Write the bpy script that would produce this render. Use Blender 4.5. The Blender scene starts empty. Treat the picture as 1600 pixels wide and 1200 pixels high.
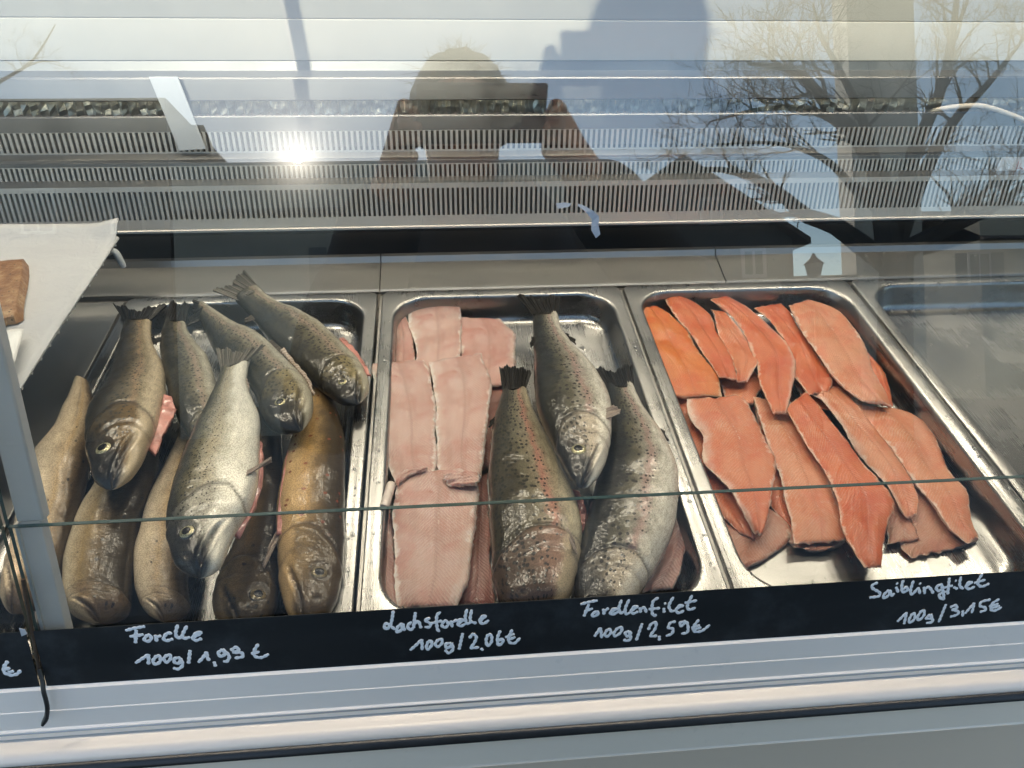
import bpy, bmesh, math, random
import numpy as np
from mathutils import Vector, Matrix, noise as mnoise
random.seed(7); RNG = np.random.default_rng(7)
SC = bpy.context.scene; COL = SC.collection
def nz(v):
    v = np.array(v, float); return v/np.linalg.norm(v)

# ---------------------------------------------------------------- camera
FPX, PCX, PCY = 1200., 800., 600.
_vy = nz((-140, -1000, 1200)); _vx = nz((13800, -503, 1200)); _vx = nz(_vx-_vy*_vx.dot(_vy)); _vz = np.cross(_vx, _vy)
RW = np.stack([_vx, _vy, _vz], 1)
CAM = np.array([0.07951, -0.90373, 0.57956])
cam = bpy.data.cameras.new('camera'); cam_ob = bpy.data.objects.new('camera', cam); COL.objects.link(cam_ob)
cam.sensor_width = 36; cam.lens = 27.0; cam.clip_start = .01; cam.clip_end = 2000
_m = Matrix.Identity(4)
for _i in range(3):
    _m[_i][0] = RW[0][_i]; _m[_i][1] = -RW[1][_i]; _m[_i][2] = -RW[2][_i]; _m[_i][3] = CAM[_i]
cam_ob.matrix_world = _m; SC.camera = cam_ob

def ray(px, py): return nz(RW.T @ np.array([(px-PCX)/FPX, (py-PCY)/FPX, 1.]))
def at(px, py, z):
    d = ray(px, py); return CAM+d*((z-CAM[2])/d[2])
def aty(px, py, y):
    d = ray(px, py); return CAM+d*((y-CAM[1])/d[1])
GA = math.radians(20); GT = math.tan(GA); GY0 = -.60
GN = np.array([0, -math.cos(GA), math.sin(GA)])          # glass plane normal, towards the customer
def atg(px, py, off=0.):
    d = ray(px, py); P0 = np.array([0, GY0, 0])+GN*off
    return CAM+d*((P0-CAM).dot(GN)/d.dot(GN))
def rdir(px, py):
    d = ray(px, py); return d-2*d.dot(GN)*GN
def refl(px, py, D):                                       # a thing seen mirrored in the glass, D metres from the pane
    return atg(px, py)+rdir(px, py)*D

# ---------------------------------------------------------------- world, sun, exposure
SUN = rdir(465, 255)
SUN_EL = math.asin(SUN[2]); SUN_AZ = math.atan2(SUN[0], SUN[1])
w = bpy.data.worlds.new('World'); SC.world = w; w.use_nodes = True
nt = w.node_tree; bg = nt.nodes['Background']; sky = nt.nodes.new('ShaderNodeTexSky')
sky.sky_type = 'NISHITA'; sky.sun_disc = False; sky.sun_elevation = SUN_EL; sky.sun_rotation = SUN_AZ
sky.air_density = 1.0; sky.dust_density = .15; sky.ozone_density = 1.0
nt.links.new(sky.outputs[0], bg.inputs[0]); bg.inputs[1].default_value = .12
sl = bpy.data.lights.new('sun', 'SUN'); sl.energy = 2.3; sl.angle = math.radians(.5); sl.color = (1, .9, .76)
so = bpy.data.objects.new('sun', sl); COL.objects.link(so)
so.rotation_euler = Vector(SUN).to_track_quat('Z', 'Y').to_euler()
SC.view_settings.view_transform = 'Standard'; SC.view_settings.look = 'None'
SC.view_settings.exposure = 1.48; SC.view_settings.gamma = 1; SC.view_settings.use_curve_mapping = False
SC.render.engine = 'CYCLES'
cy = SC.cycles; cy.use_denoising = True; cy.max_bounces = 10; cy.transparent_max_bounces = 24; cy.glossy_bounces = 6
cy.diffuse_bounces = 4; cy.caustics_reflective = False; cy.caustics_refractive = False; cy.sample_clamp_indirect = 6

# ---------------------------------------------------------------- helpers
def link(o, parent=None):
    COL.objects.link(o)
    if parent is not None: o.parent = parent
    return o
def tag(o, label=None, cat=None, group=None, kind=None):
    if label: o['label'] = label
    if cat: o['category'] = cat
    if group: o['group'] = group
    if kind: o['kind'] = kind
    return o
def empty(name, loc=(0, 0, 0), label=None, cat=None, group=None):
    o = bpy.data.objects.new(name, None); o.empty_display_size = .05; link(o)
    tag(o, label, cat, group); return o       # kept at the origin of its parts' coordinates
class MB:
    def __init__(s): s.v = []; s.f = []; s.m = []; s.uv = []
    def add(s, vs, fs, mi=0):
        k = len(s.v); s.v += [tuple(map(float, p)) for p in vs]
        for f in fs: s.f.append(tuple(i+k for i in f)); s.m.append(mi)
    def box(s, a, b, mi=0):
        x0, y0, z0 = a; x1, y1, z1 = b
        s.add([(x0,y0,z0),(x1,y0,z0),(x1,y1,z0),(x0,y1,z0),(x0,y0,z1),(x1,y0,z1),(x1,y1,z1),(x0,y1,z1)],
              [(0,3,2,1),(4,5,6,7),(0,1,5,4),(1,2,6,5),(2,3,7,6),(3,0,4,7)], mi)
    def obox(s, o, ax, ay, az, mi=0):                      # box from corner o with three edge vectors
        o, ax, ay, az = [np.array(q, float) for q in (o, ax, ay, az)]
        s.add([o,o+ax,o+ax+ay,o+ay,o+az,o+ax+az,o+ax+ay+az,o+ay+az],
              [(0,3,2,1),(4,5,6,7),(0,1,5,4),(1,2,6,5),(2,3,7,6),(3,0,4,7)], mi)
    def prof(s, yz, x0, x1, mi=0):                         # closed (y,z) outline run along x
        n = len(yz)
        s.add([(x0, y, z) for y, z in yz]+[(x1, y, z) for y, z in yz],
              [(i, (i+1) % n, (i+1) % n+n, i+n) for i in range(n)]+[tuple(range(n))[::-1], tuple(range(n, 2*n))], mi)
    def tube(s, P, r, k=10, mi=0, cap=True, flat=None):    # r scalar or list; flat=(normal, ratio)
        P = [np.array(p, float) for p in P]; n = len(P)
        R = [r]*n if np.isscalar(r) else list(r)
        vs = []; fs = []; prev = None
        for i in range(n):
            T = nz(P[min(i+1, n-1)]-P[max(i-1, 0)]+1e-9)
            if flat is not None: N = nz(np.array(flat[0])-T*T.dot(flat[0])+1e-9)
            else:
                h = prev if prev is not None else (np.array([0, 0, 1.]) if abs(T[2]) < .9 else np.array([1., 0, 0]))
                N = nz(h-T*T.dot(h)+1e-9); prev = N
            B = np.cross(T, N); q = flat[1] if flat is not None else 1.
            for j in range(k):
                a = 2*math.pi*j/k; vs.append(P[i]+R[i]*(math.cos(a)*B+q*math.sin(a)*N))
        for i in range(n-1):
            for j in range(k): fs.append((i*k+j, i*k+(j+1) % k, (i+1)*k+(j+1) % k, (i+1)*k+j))
        if cap: fs += [tuple(range(k))[::-1], tuple(range((n-1)*k, n*k))]
        s.add(vs, fs, mi)
    def build(s, name, mats, parent=None, smooth=True, sharp=35, bevel=0, uv=None):
        me = bpy.data.meshes.new(name); me.from_pydata(s.v, [], s.f)
        for m in (mats if isinstance(mats, (list, tuple)) else [mats]): me.materials.append(m)
        me.polygons.foreach_set('material_index', s.m)
        if bevel:
            bm = bmesh.new(); bm.from_mesh(me); bmesh.ops.remove_doubles(bm, verts=bm.verts, dist=1e-6)
            bmesh.ops.recalc_face_normals(bm, faces=bm.faces); bm.to_mesh(me); bm.free()
        else:
            bm = bmesh.new(); bm.from_mesh(me); bmesh.ops.recalc_face_normals(bm, faces=bm.faces); bm.to_mesh(me); bm.free()
        if uv is not None:
            l = me.uv_layers.new(name='UVMap'); idx = np.zeros(len(me.loops), int); me.loops.foreach_get('vertex_index', idx)
            l.data.foreach_set('uv', np.asarray(uv, float)[idx].ravel())
        me.polygons.foreach_set('use_smooth', [smooth]*len(me.polygons))
        if smooth and sharp: me.set_sharp_from_angle(angle=math.radians(sharp))
        o = bpy.data.objects.new(name, me); link(o, parent)
        if bevel:
            b = o.modifiers.new('bevel', 'BEVEL'); b.width = bevel; b.segments = 2; b.limit_method = 'ANGLE'; b.angle_limit = math.radians(40)
        return o
def catmull(P, n):
    P = np.array(P, float)
    d = np.r_[0, np.cumsum(np.linalg.norm(np.diff(P, axis=0), axis=1))]; d /= d[-1]
    if np.isscalar(n): u = np.linspace(0, 1, n)
    else: u = np.asarray(n)
    m = np.zeros_like(P)
    for i in range(len(P)):
        a, b = max(i-1, 0), min(i+1, len(P)-1); m[i] = (P[b]-P[a])/max(d[b]-d[a], 1e-9)
    out = []
    for q in u:
        i = min(max(int(np.searchsorted(d, q))-1, 0), len(P)-2); h = d[i+1]-d[i]; t = (q-d[i])/h
        out.append((2*t**3-3*t**2+1)*P[i]+(t**3-2*t**2+t)*h*m[i]+(-2*t**3+3*t**2)*P[i+1]+(t**3-t**2)*h*m[i+1])
    return np.array(out)
def sst(a, b, x):
    t = np.clip((np.asarray(x, float)-a)/(b-a), 0, 1); return t*t*(3-2*t)
def fbm(p, f=1., o=3):
    s = 0; a = 1.; q = Vector(p)*f
    for _ in range(o): s += a*mnoise.noise(q); q = q*2.1+Vector((3.1, 1.7, .3)); a *= .5
    return s

# ---------------------------------------------------------------- materials
class NT:
    def __init__(s, name):
        s.m = bpy.data.materials.new(name); s.m.use_nodes = True; s.t = s.m.node_tree; s.n = s.t.nodes
        s.out = s.n['Material Output']; s.p = s.n['Principled BSDF']
    def new(s, typ, **kw):
        n = s.n.new(typ)
        for k, v in kw.items(): setattr(n, k, v)
        return n
    def put(s, sock, v):
        if isinstance(v, bpy.types.NodeSocket): s.t.links.new(v, sock)
        elif v is not None:
            if isinstance(v, (tuple, list)) and len(v) == 3 and sock.type == 'RGBA': v = (*v, 1)
            sock.default_value = v
    def P(s, **kw):
        for k, v in kw.items(): s.put(s.p.inputs[k.replace('_', ' ')], v)
        return s.m
    def math(s, op, a, b=None, c=None, clamp=False):
        n = s.new('ShaderNodeMath', operation=op, use_clamp=clamp); s.put(n.inputs[0], a)
        if b is not None: s.put(n.inputs[1], b)
        if c is not None: s.put(n.inputs[2], c)
        return n.outputs[0]
    def mix(s, f, a, b, typ='MIX'):
        n = s.new('ShaderNodeMix', data_type='RGBA', blend_type=typ); s.put(n.inputs[0], f); s.put(n.inputs[6], a); s.put(n.inputs[7], b); return n.outputs[2]
    def mapr(s, v, a, b, c=0., d=1., smooth=True):
        n = s.new('ShaderNodeMapRange', interpolation_type='SMOOTHSTEP' if smooth else 'LINEAR')
        s.put(n.inputs[0], v)
        for i, q in enumerate((a, b, c, d)): s.put(n.inputs[i+1], q)
        return n.outputs[0]
    def coord(s, k='Object'): return s.new('ShaderNodeTexCoord').outputs[k]
    def uv(s, name): return s.new('ShaderNodeUVMap', uv_map=name).outputs[0]
    def scale(s, v, sc, loc=(0, 0, 0)):
        n = s.new('ShaderNodeMapping'); s.put(n.inputs[0], v); n.inputs[3].default_value = sc; n.inputs[1].default_value = loc; return n.outputs[0]
    def noise(s, v, sc, det=3, rough=.5, dist=0.):
        n = s.new('ShaderNodeTexNoise'); s.put(n.inputs['Vector'], v); n.inputs['Scale'].default_value = sc
        n.inputs['Detail'].default_value = det; n.inputs['Roughness'].default_value = rough; n.inputs['Distortion'].default_value = dist; return n.outputs[0]
    def vor(s, v, sc, feat='F1', rnd=1., dim='3D'):
        n = s.new('ShaderNodeTexVoronoi', feature=feat, voronoi_dimensions=dim); s.put(n.inputs['Vector'], v); n.inputs['Scale'].default_value = sc
        n.inputs['Randomness'].default_value = rnd; return n
    def ramp(s, v, stops):
        n = s.new('ShaderNodeValToRGB'); s.put(n.inputs[0], v); e = n.color_ramp.elements
        while len(e) < len(stops): e.new(.5)
        for q, (p, c) in zip(e, stops): q.position = p; q.color = (*c, 1)
        return n.outputs[0]
    def bump(s, h, strength=.3, dist=.001, nrm=None):
        n = s.new('ShaderNodeBump'); s.put(n.inputs['Height'], h); n.inputs['Strength'].default_value = strength; n.inputs['Distance'].default_value = dist
        if nrm is not None: s.put(n.inputs['Normal'], nrm)
        return n.outputs[0]
    def sep(s, v):
        n = s.new('ShaderNodeSeparateXYZ'); s.put(n.inputs[0], v); return n.outputs
def plain(name, col, rough=.5, metal=0., nscale=60, var=.15, bump=.1, **kw):
    t = NT(name); c = t.coord(); n = t.noise(c, nscale, 4, .6)
    k = t.mapr(n, .3, .7, 1-var, 1+var, False)
    mul = t.new('ShaderNodeVectorMath', operation='SCALE'); mul.inputs[0].default_value = col; t.put(mul.inputs[3], k)
    t.P(Base_Color=mul.outputs[0], Roughness=t.mapr(n, .2, .8, max(rough-.08, .02), rough+.08, False), Metallic=metal, Normal=t.bump(n, bump, .0008))
    for a, b in kw.items(): t.put(t.p.inputs[a.replace('_', ' ')], b)
    return t.m
def steel(name, col=(.56, .55, .53), rough=.3, axis=0, strength=.25, smear=.12, metal=1., wetp=False):
    t = NT(name); c = t.coord(); sc = [900, 900, 900]; sc[axis] = 6
    br = t.noise(t.scale(c, tuple(sc)), 1., 3, .6)
    bl = t.noise(c, 9, 4, .6); fine = t.noise(c, 55, 4, .65)
    r = t.math('ADD', t.mapr(bl, .3, .7, rough-.06, rough+smear, False), t.mapr(br, .2, .8, -.05, .05, False))
    spots = t.mapr(fine, .62, .75, 0, 1); nb = t.bump(bl, .12, .004)
    if wetp:
        wp = t.noise(c, 17, 4, .6, .6); wm = t.mapr(wp, .69, .74); r = t.math('MULTIPLY', r, t.mapr(wm, 0, 1, 1., .6, False)); nb = t.bump(wm, .10, .0012, nb)
    cc = t.mix(t.math('MULTIPLY', spots, .25), col, tuple(q*.7 for q in col))
    t.P(Base_Color=cc, Metallic=metal, Roughness=r, Normal=t.bump(br, strength*.25, .0006, nb))
    return t.m
M = {}
M['steel'] = steel('brushed_steel', (.62, .61, .59), .32); M['steel_vent'] = steel('louvre_steel', (.76, .73, .67), .36, 0, .25, .1, .55); M['steel_ledge'] = steel('ledge_steel', (.33, .325, .315), .36); M['steel_tray'] = steel('tray_steel', (.37, .368, .36), .25, 1, .07, wetp=True)
M['steel_back'] = steel('pale_backing', (.26, .245, .22), .5, 0, .2, .1, .4); M['steel_dark'] = steel('dull_steel', (.40, .39, .37), .38); M['alu'] = steel('aluminium_rail', (.97, .88, .77), .48, 0, .3, .10, .12)
M['steel_panel'] = steel('front_steel', (.95, .80, .62), .42, 0, .25, .1, .12)
M['black'] = plain('black_recess', (.040, .038, .037), .45); M['rubber'] = plain('black_rubber', (.012, .014, .015), .38, nscale=120)
M['white'] = plain('white_panel', (.61, .58, .51), .42, nscale=14, var=.03, bump=.03)
M['white_plastic'] = plain('white_plastic', (.78, .79, .78), .35, nscale=40, var=.04)
M['wire'] = plain('white_coated_wire', (.75, .76, .75), .3, nscale=90, var=.06)
M['cable'] = plain('cream_cable', (.78, .68, .55), .4, nscale=90, var=.05)
M['foil'] = plain('cooling_fins', (.66, .64, .58), .35, .9, nscale=90, var=.2, bump=.5)
def post_mat():
    t = NT('milky_post'); d = t.new('ShaderNodeBsdfTranslucent'); d.inputs[0].default_value = (.88, .90, .90, 1); m = t.new('ShaderNodeMixShader')
    n = t.noise(t.coord(), 40, 3, .6); t.P(Base_Color=t.mix(t.mapr(n, .3, .7), (.88, .88, .86), (.78, .79, .78)), Roughness=.4)
    m.inputs[0].default_value = .5; t.put(m.inputs[1], t.p.outputs[0]); t.put(m.inputs[2], d.outputs[0]); t.put(t.out.inputs[0], m.outputs[0]); return t.m
M['post'] = post_mat()
def glass_mat():
    t = NT('pane_glass'); n = t.n
    lw = t.new('ShaderNodeLayerWeight'); lw.inputs[0].default_value = .5
    F = t.math('MULTIPLY_ADD', t.math('POWER', lw.outputs['Facing'], 5.), .915, .085)
    tr = t.new('ShaderNodeBsdfTransparent'); tr.inputs[0].default_value = (.905, .925, .915, 1)
    gl = t.new('ShaderNodeBsdfGlossy'); gl.inputs['Roughness'].default_value = 0.; gl.inputs[0].default_value = (1, 1, 1, 1)
    g2 = t.new('ShaderNodeBsdfGlossy'); g2.inputs['Roughness'].default_value = .13; g2.inputs[0].default_value = (1, 1, 1, 1)
    gm = t.new('ShaderNodeMixShader'); gm.inputs[0].default_value = .016; t.put(gm.inputs[1], gl.outputs[0]); t.put(gm.inputs[2], g2.outputs[0])
    df = t.new('ShaderNodeBsdfDiffuse'); df.inputs[0].default_value = (.8, .8, .8, 1)
    c = t.coord(); dn = t.noise(c, 7, 5, .65); sp = t.noise(t.scale(c, (60, 60, 9)), 1., 4, .7)
    dust = t.math('MULTIPLY', t.mapr(dn, .35, .75, .3, 1.), t.mapr(sp, .4, .8, .006, .016))
    m1 = t.new('ShaderNodeMixShader'); t.put(m1.inputs[0], dust); t.put(m1.inputs[1], tr.outputs[0]); t.put(m1.inputs[2], df.outputs[0])
    m2 = t.new('ShaderNodeMixShader'); t.put(m2.inputs[0], F); t.put(m2.inputs[1], m1.outputs[0]); t.put(m2.inputs[2], gm.outputs[0])
    t.put(t.out.inputs[0], m2.outputs[0]); return t.m
M['glass'] = glass_mat()
M['glass_edge'] = plain('green_glass_edge', (.05, .10, .085), .12, nscale=30, var=.3, bump=.05)
M['chalk'] = plain('white_chalk_marker', (.92, .91, .88), .7, nscale=700, var=.12, bump=.15)
def board_mat():
    t = NT('black_label_film'); c = t.coord(); n = t.noise(t.scale(c, (9, 60, 60)), 1., 4, .6); sm = t.noise(c, 22, 5, .7)
    col = t.mix(t.mapr(sm, .46, .78, 0, .30), (.011, .013, .014), (.09, .10, .105))
    t.P(Base_Color=col, Roughness=t.mapr(n, .3, .7, .34, .5), Normal=t.bump(n, .05, .001)); return t.m
M['board'] = board_mat()
def paper_mat():
    t = NT('white_paper'); c = t.coord(); n = t.noise(c, 14, 4, .6, .5)
    t.P(Base_Color=t.mix(t.mapr(n, .4, .7, 0, .3), (.50, .51, .52), (.40, .41, .42)), Roughness=.55, Normal=t.bump(t.math('ADD', n, t.noise(c, 45, 3, .6, 1.)), .5, .005)); return t.m
M['paper'] = paper_mat()
M['pupil'] = plain('fish_pupil', (.004, .004, .005), .25, nscale=300, Specular_IOR_Level=.35)
M['iris'] = plain('fish_iris', (.40, .36, .20), .28, .45, nscale=900, var=.25, Coat_Weight=1., Coat_Roughness=.04)
M['iris_dull'] = plain('fish_iris_brown', (.22, .17, .09), .25, .3, nscale=900, var=.25, Coat_Weight=1., Coat_Roughness=.04)
M['socket'] = plain('fish_eye_rim', (.03, .032, .03), .2, nscale=600, Coat_Weight=.8, Coat_Roughness=.1)

def fish_mat(name, belly, flank, stripe, back, dark, head, spot=.5, spot_scale=230, stripe_w=1., mottle=.35, metal=.12, red=0., snout=(.02, .022, .024), coat=.85):
    def sat(c, k=1.12, g=1.): m = sum(c)/3; return tuple(max(.004, (m+(q-m)*k)*g) for q in c)
    belly, flank, stripe, back, dark, head, snout = sat(belly, 1.25, 1.4), sat(flank, 1.05, 1.3), sat(stripe, 1.15, 1.3), sat(back, 1.15, .85), sat(dark, 1.3, .55), sat(head, 1.15, 1.25), sat(snout, 1.2, .6)
    t = NT(name); uv = t.uv('UVMap'); pat = t.sep(t.uv('pat')); s, tc = pat[0], pat[1]
    w1 = t.noise(uv, 38, 4, .6); w2 = t.noise(uv, 160, 3, .6); w3 = t.noise(t.scale(uv, (110, 190, 1)), 1., 4, .65)
    tt = t.math('ADD', tc, t.mapr(w1, .25, .75, -.14, .14, False)); tt = t.math('ADD', tt, t.mapr(w2, .25, .75, -.07, .07, False))
    f = t.mapr(tt, -1.05, 1.05, 0, 1, False)
    st = tuple(flank[i]*(1-stripe_w)+stripe[i]*stripe_w for i in range(3))
    col = t.ramp(f, [(.05, belly), (.27, belly), (.41, flank), (.51, st), (.58, tuple(.5*(a+b) for a, b in zip(flank, back))), (.67, back), (.82, dark)])
    mo = t.mapr(w3, .3, .7, 1-mottle, 1+mottle*.6, False)
    sc = t.new('ShaderNodeVectorMath', operation='SCALE'); t.put(sc.inputs[0], col); t.put(sc.inputs[3], mo); col = sc.outputs[0]
    att = t.new('ShaderNodeVertexColor', layer_name='mask'); hm = t.new('ShaderNodeSeparateColor'); t.put(hm.inputs[0], att.outputs[0])
    hcol = t.mix(t.mapr(w2, .3, .7, 0, .6), head, tuple(q*.5 for q in head))
    hcol = t.mix(t.mapr(tt, .10, .50), hcol, tuple(.25*a+.75*b for a, b in zip(head, dark)))
    hcol = t.mix(t.mapr(tt, -.08, -.45), hcol, tuple(.25*a+.75*b for a, b in zip(head, belly)))
    hcol = t.mix(t.math('MULTIPLY', hm.outputs[2], t.mapr(w1, .2, .6, .65, 1.)), hcol, snout)
    col = t.mix(hm.outputs[0], col, hcol)
    wv = t.new('ShaderNodeVectorMath', operation='ADD'); t.put(wv.inputs[0], uv)
    nn = t.new('ShaderNodeTexNoise'); t.put(nn.inputs['Vector'], uv); nn.inputs['Scale'].default_value = 300
    q = t.new('ShaderNodeVectorMath', operation='SCALE'); t.put(q.inputs[0], nn.outputs['Color']); q.inputs[3].default_value = .0022; t.put(wv.inputs[1], q.outputs[0])
    v = t.vor(t.scale(wv.outputs[0], (.72, 1, 1)), spot_scale, dim='2D'); keep = t.sep(v.outputs['Color'])[0]
    thr = t.mapr(tt, -.45, .5, .13, .37, False)
    sp = t.math('MULTIPLY', t.mapr(t.math('SUBTRACT', v.outputs['Distance'], thr), .03, -.05), t.mapr(keep, 1-spot-.02, 1-spot+.02))
    sp = t.math('MULTIPLY', sp, t.mapr(tt, -.38, -.1, 0, .95))
    col = t.mix(sp, col, (.010, .010, .009))
    if red:
        vr = t.vor(uv, 62, dim='2D'); kr = t.sep(vr.outputs['Color'])[1]
        rs = t.math('MULTIPLY', t.mapr(vr.outputs['Distance'], .13, .08), t.mapr(kr, .45, .5)); rs = t.math('MULTIPLY', rs, red); rs = t.math('MULTIPLY', rs, t.math('SUBTRACT', 1., hm.outputs[0]))
        col = t.mix(rs, col, (.23, .05, .02))
    col = t.mix(t.math('MULTIPLY', hm.outputs[1], .92), col, (.035, .026, .022))
    scv = t.vor(t.scale(uv, (1., 1.25, 1)), 620, dim='2D'); h1 = scv.outputs['Distance']
    col = t.mix(t.mapr(h1, .25, .6, 0, .32), col, (.02, .018, .014))
    wet = t.noise(uv, 70, 3, .55, .4)
    nrm = t.bump(wet, .12, .0030, t.bump(h1, .22, .0006))
    sheen = t.mapr(tt, -1., .6, metal*1.6, metal*.4, False)
    t.P(Base_Color=col, Metallic=sheen, Roughness=t.mapr(wet, .3, .7, .3, .46, False), Normal=nrm, Coat_Weight=coat, Coat_IOR=1.46, Coat_Roughness=.13, Coat_Normal=t.bump(t.math('ADD', wet, t.math('MULTIPLY', t.noise(uv, 460, 2, .5), .22)), .22, .004), Specular_IOR_Level=.18)
    return t.m
FM = dict(
 brown=fish_mat('brown_trout_skin', (.40, .34, .25), (.22, .175, .105), (.22, .15, .09), (.095, .072, .038), (.035, .028, .017), (.12, .075, .03), .62, 265),
 olive=fish_mat('olive_trout_skin', (.36, .34, .28), (.235, .205, .145), (.25, .19, .145), (.115, .10, .06), (.045, .042, .028), (.21, .17, .09), .72, 255),
 silver=fish_mat('silver_trout_skin', (.62, .60, .53), (.40, .37, .29), (.33, .29, .21), (.19, .165, .10), (.06, .055, .035), (.40, .37, .30), .4, 430, mottle=.22, metal=.2),
 grey=fish_mat('grey_trout_skin', (.56, .53, .46), (.34, .31, .25), (.30, .21, .18), (.14, .125, .085), (.03, .03, .024), (.42, .36, .28), .6, 235, metal=.16),
 pink=fish_mat('pink_striped_trout_skin', (.42, .37, .27), (.27, .215, .15), (.40, .13, .11), (.19, .165, .11), (.07, .062, .042), (.26, .16, .12), .6, 235, stripe_w=.5, snout=(.12, .08, .06)),
 pale=fish_mat('pale_char_skin', (.60, .50, .37), (.46, .36, .24), (.36, .26, .15), (.22, .15, .08), (.09, .06, .03), (.34, .25, .16), .02, 240, mottle=.22, snout=(.2, .14, .09), coat=.45),
 char=fish_mat('ochre_char_skin', (.46, .33, .19), (.40, .265, .12), (.34, .215, .095), (.17, .105, .042), (.07, .045, .02), (.20, .135, .065), 0., 240, red=.9, mottle=.2, snout=(.14, .095, .05), coat=.6),
 beige=fish_mat('beige_char_skin', (.50, .42, .30), (.37, .285, .17), (.26, .185, .095), (.15, .10, .048), (.06, .042, .02), (.24, .17, .10), .02, 240, mottle=.22, snout=(.18, .12, .07), coat=.45),
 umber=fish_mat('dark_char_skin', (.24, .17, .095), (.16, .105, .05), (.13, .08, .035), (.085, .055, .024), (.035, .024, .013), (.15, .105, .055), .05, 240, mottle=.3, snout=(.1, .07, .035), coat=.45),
)
def fin_mat(name, col, col2):
    t = NT(name); uv = t.uv('UVMap'); u = t.sep(uv); n = t.noise(t.scale(uv, (26, 2.2, 1)), 1., 3, .6, .3)
    wv = t.math('SINE', t.math('MULTIPLY', u[0], 118.)); wv = t.math('ADD', t.math('MULTIPLY', wv, .5), n)
    c = t.mix(t.mapr(wv, -.2, 1.2), col, col2)
    t.P(Base_Color=c, Roughness=.42, Specular_IOR_Level=.2, Coat_Weight=.12, Coat_Roughness=.12, Normal=t.bump(wv, .7, .0012)); return t.m
M['fin_dark'] = fin_mat('dark_fin', (.006, .006, .006), (.022, .020, .018)); M['fin_brown'] = fin_mat('brown_fin', (.035, .028, .02), (.13, .10, .07))
M['fin_grey'] = fin_mat('grey_fin', (.06, .055, .045), (.17, .15, .12)); M['fin_pale'] = fin_mat('pale_fin', (.32, .24, .18), (.52, .43, .36))
M['flap'] = plain('pink_belly_flap', (.50, .21, .17), .3, nscale=110, var=.35, bump=.5, Coat_Weight=.5, Coat_Roughness=.12)
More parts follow.
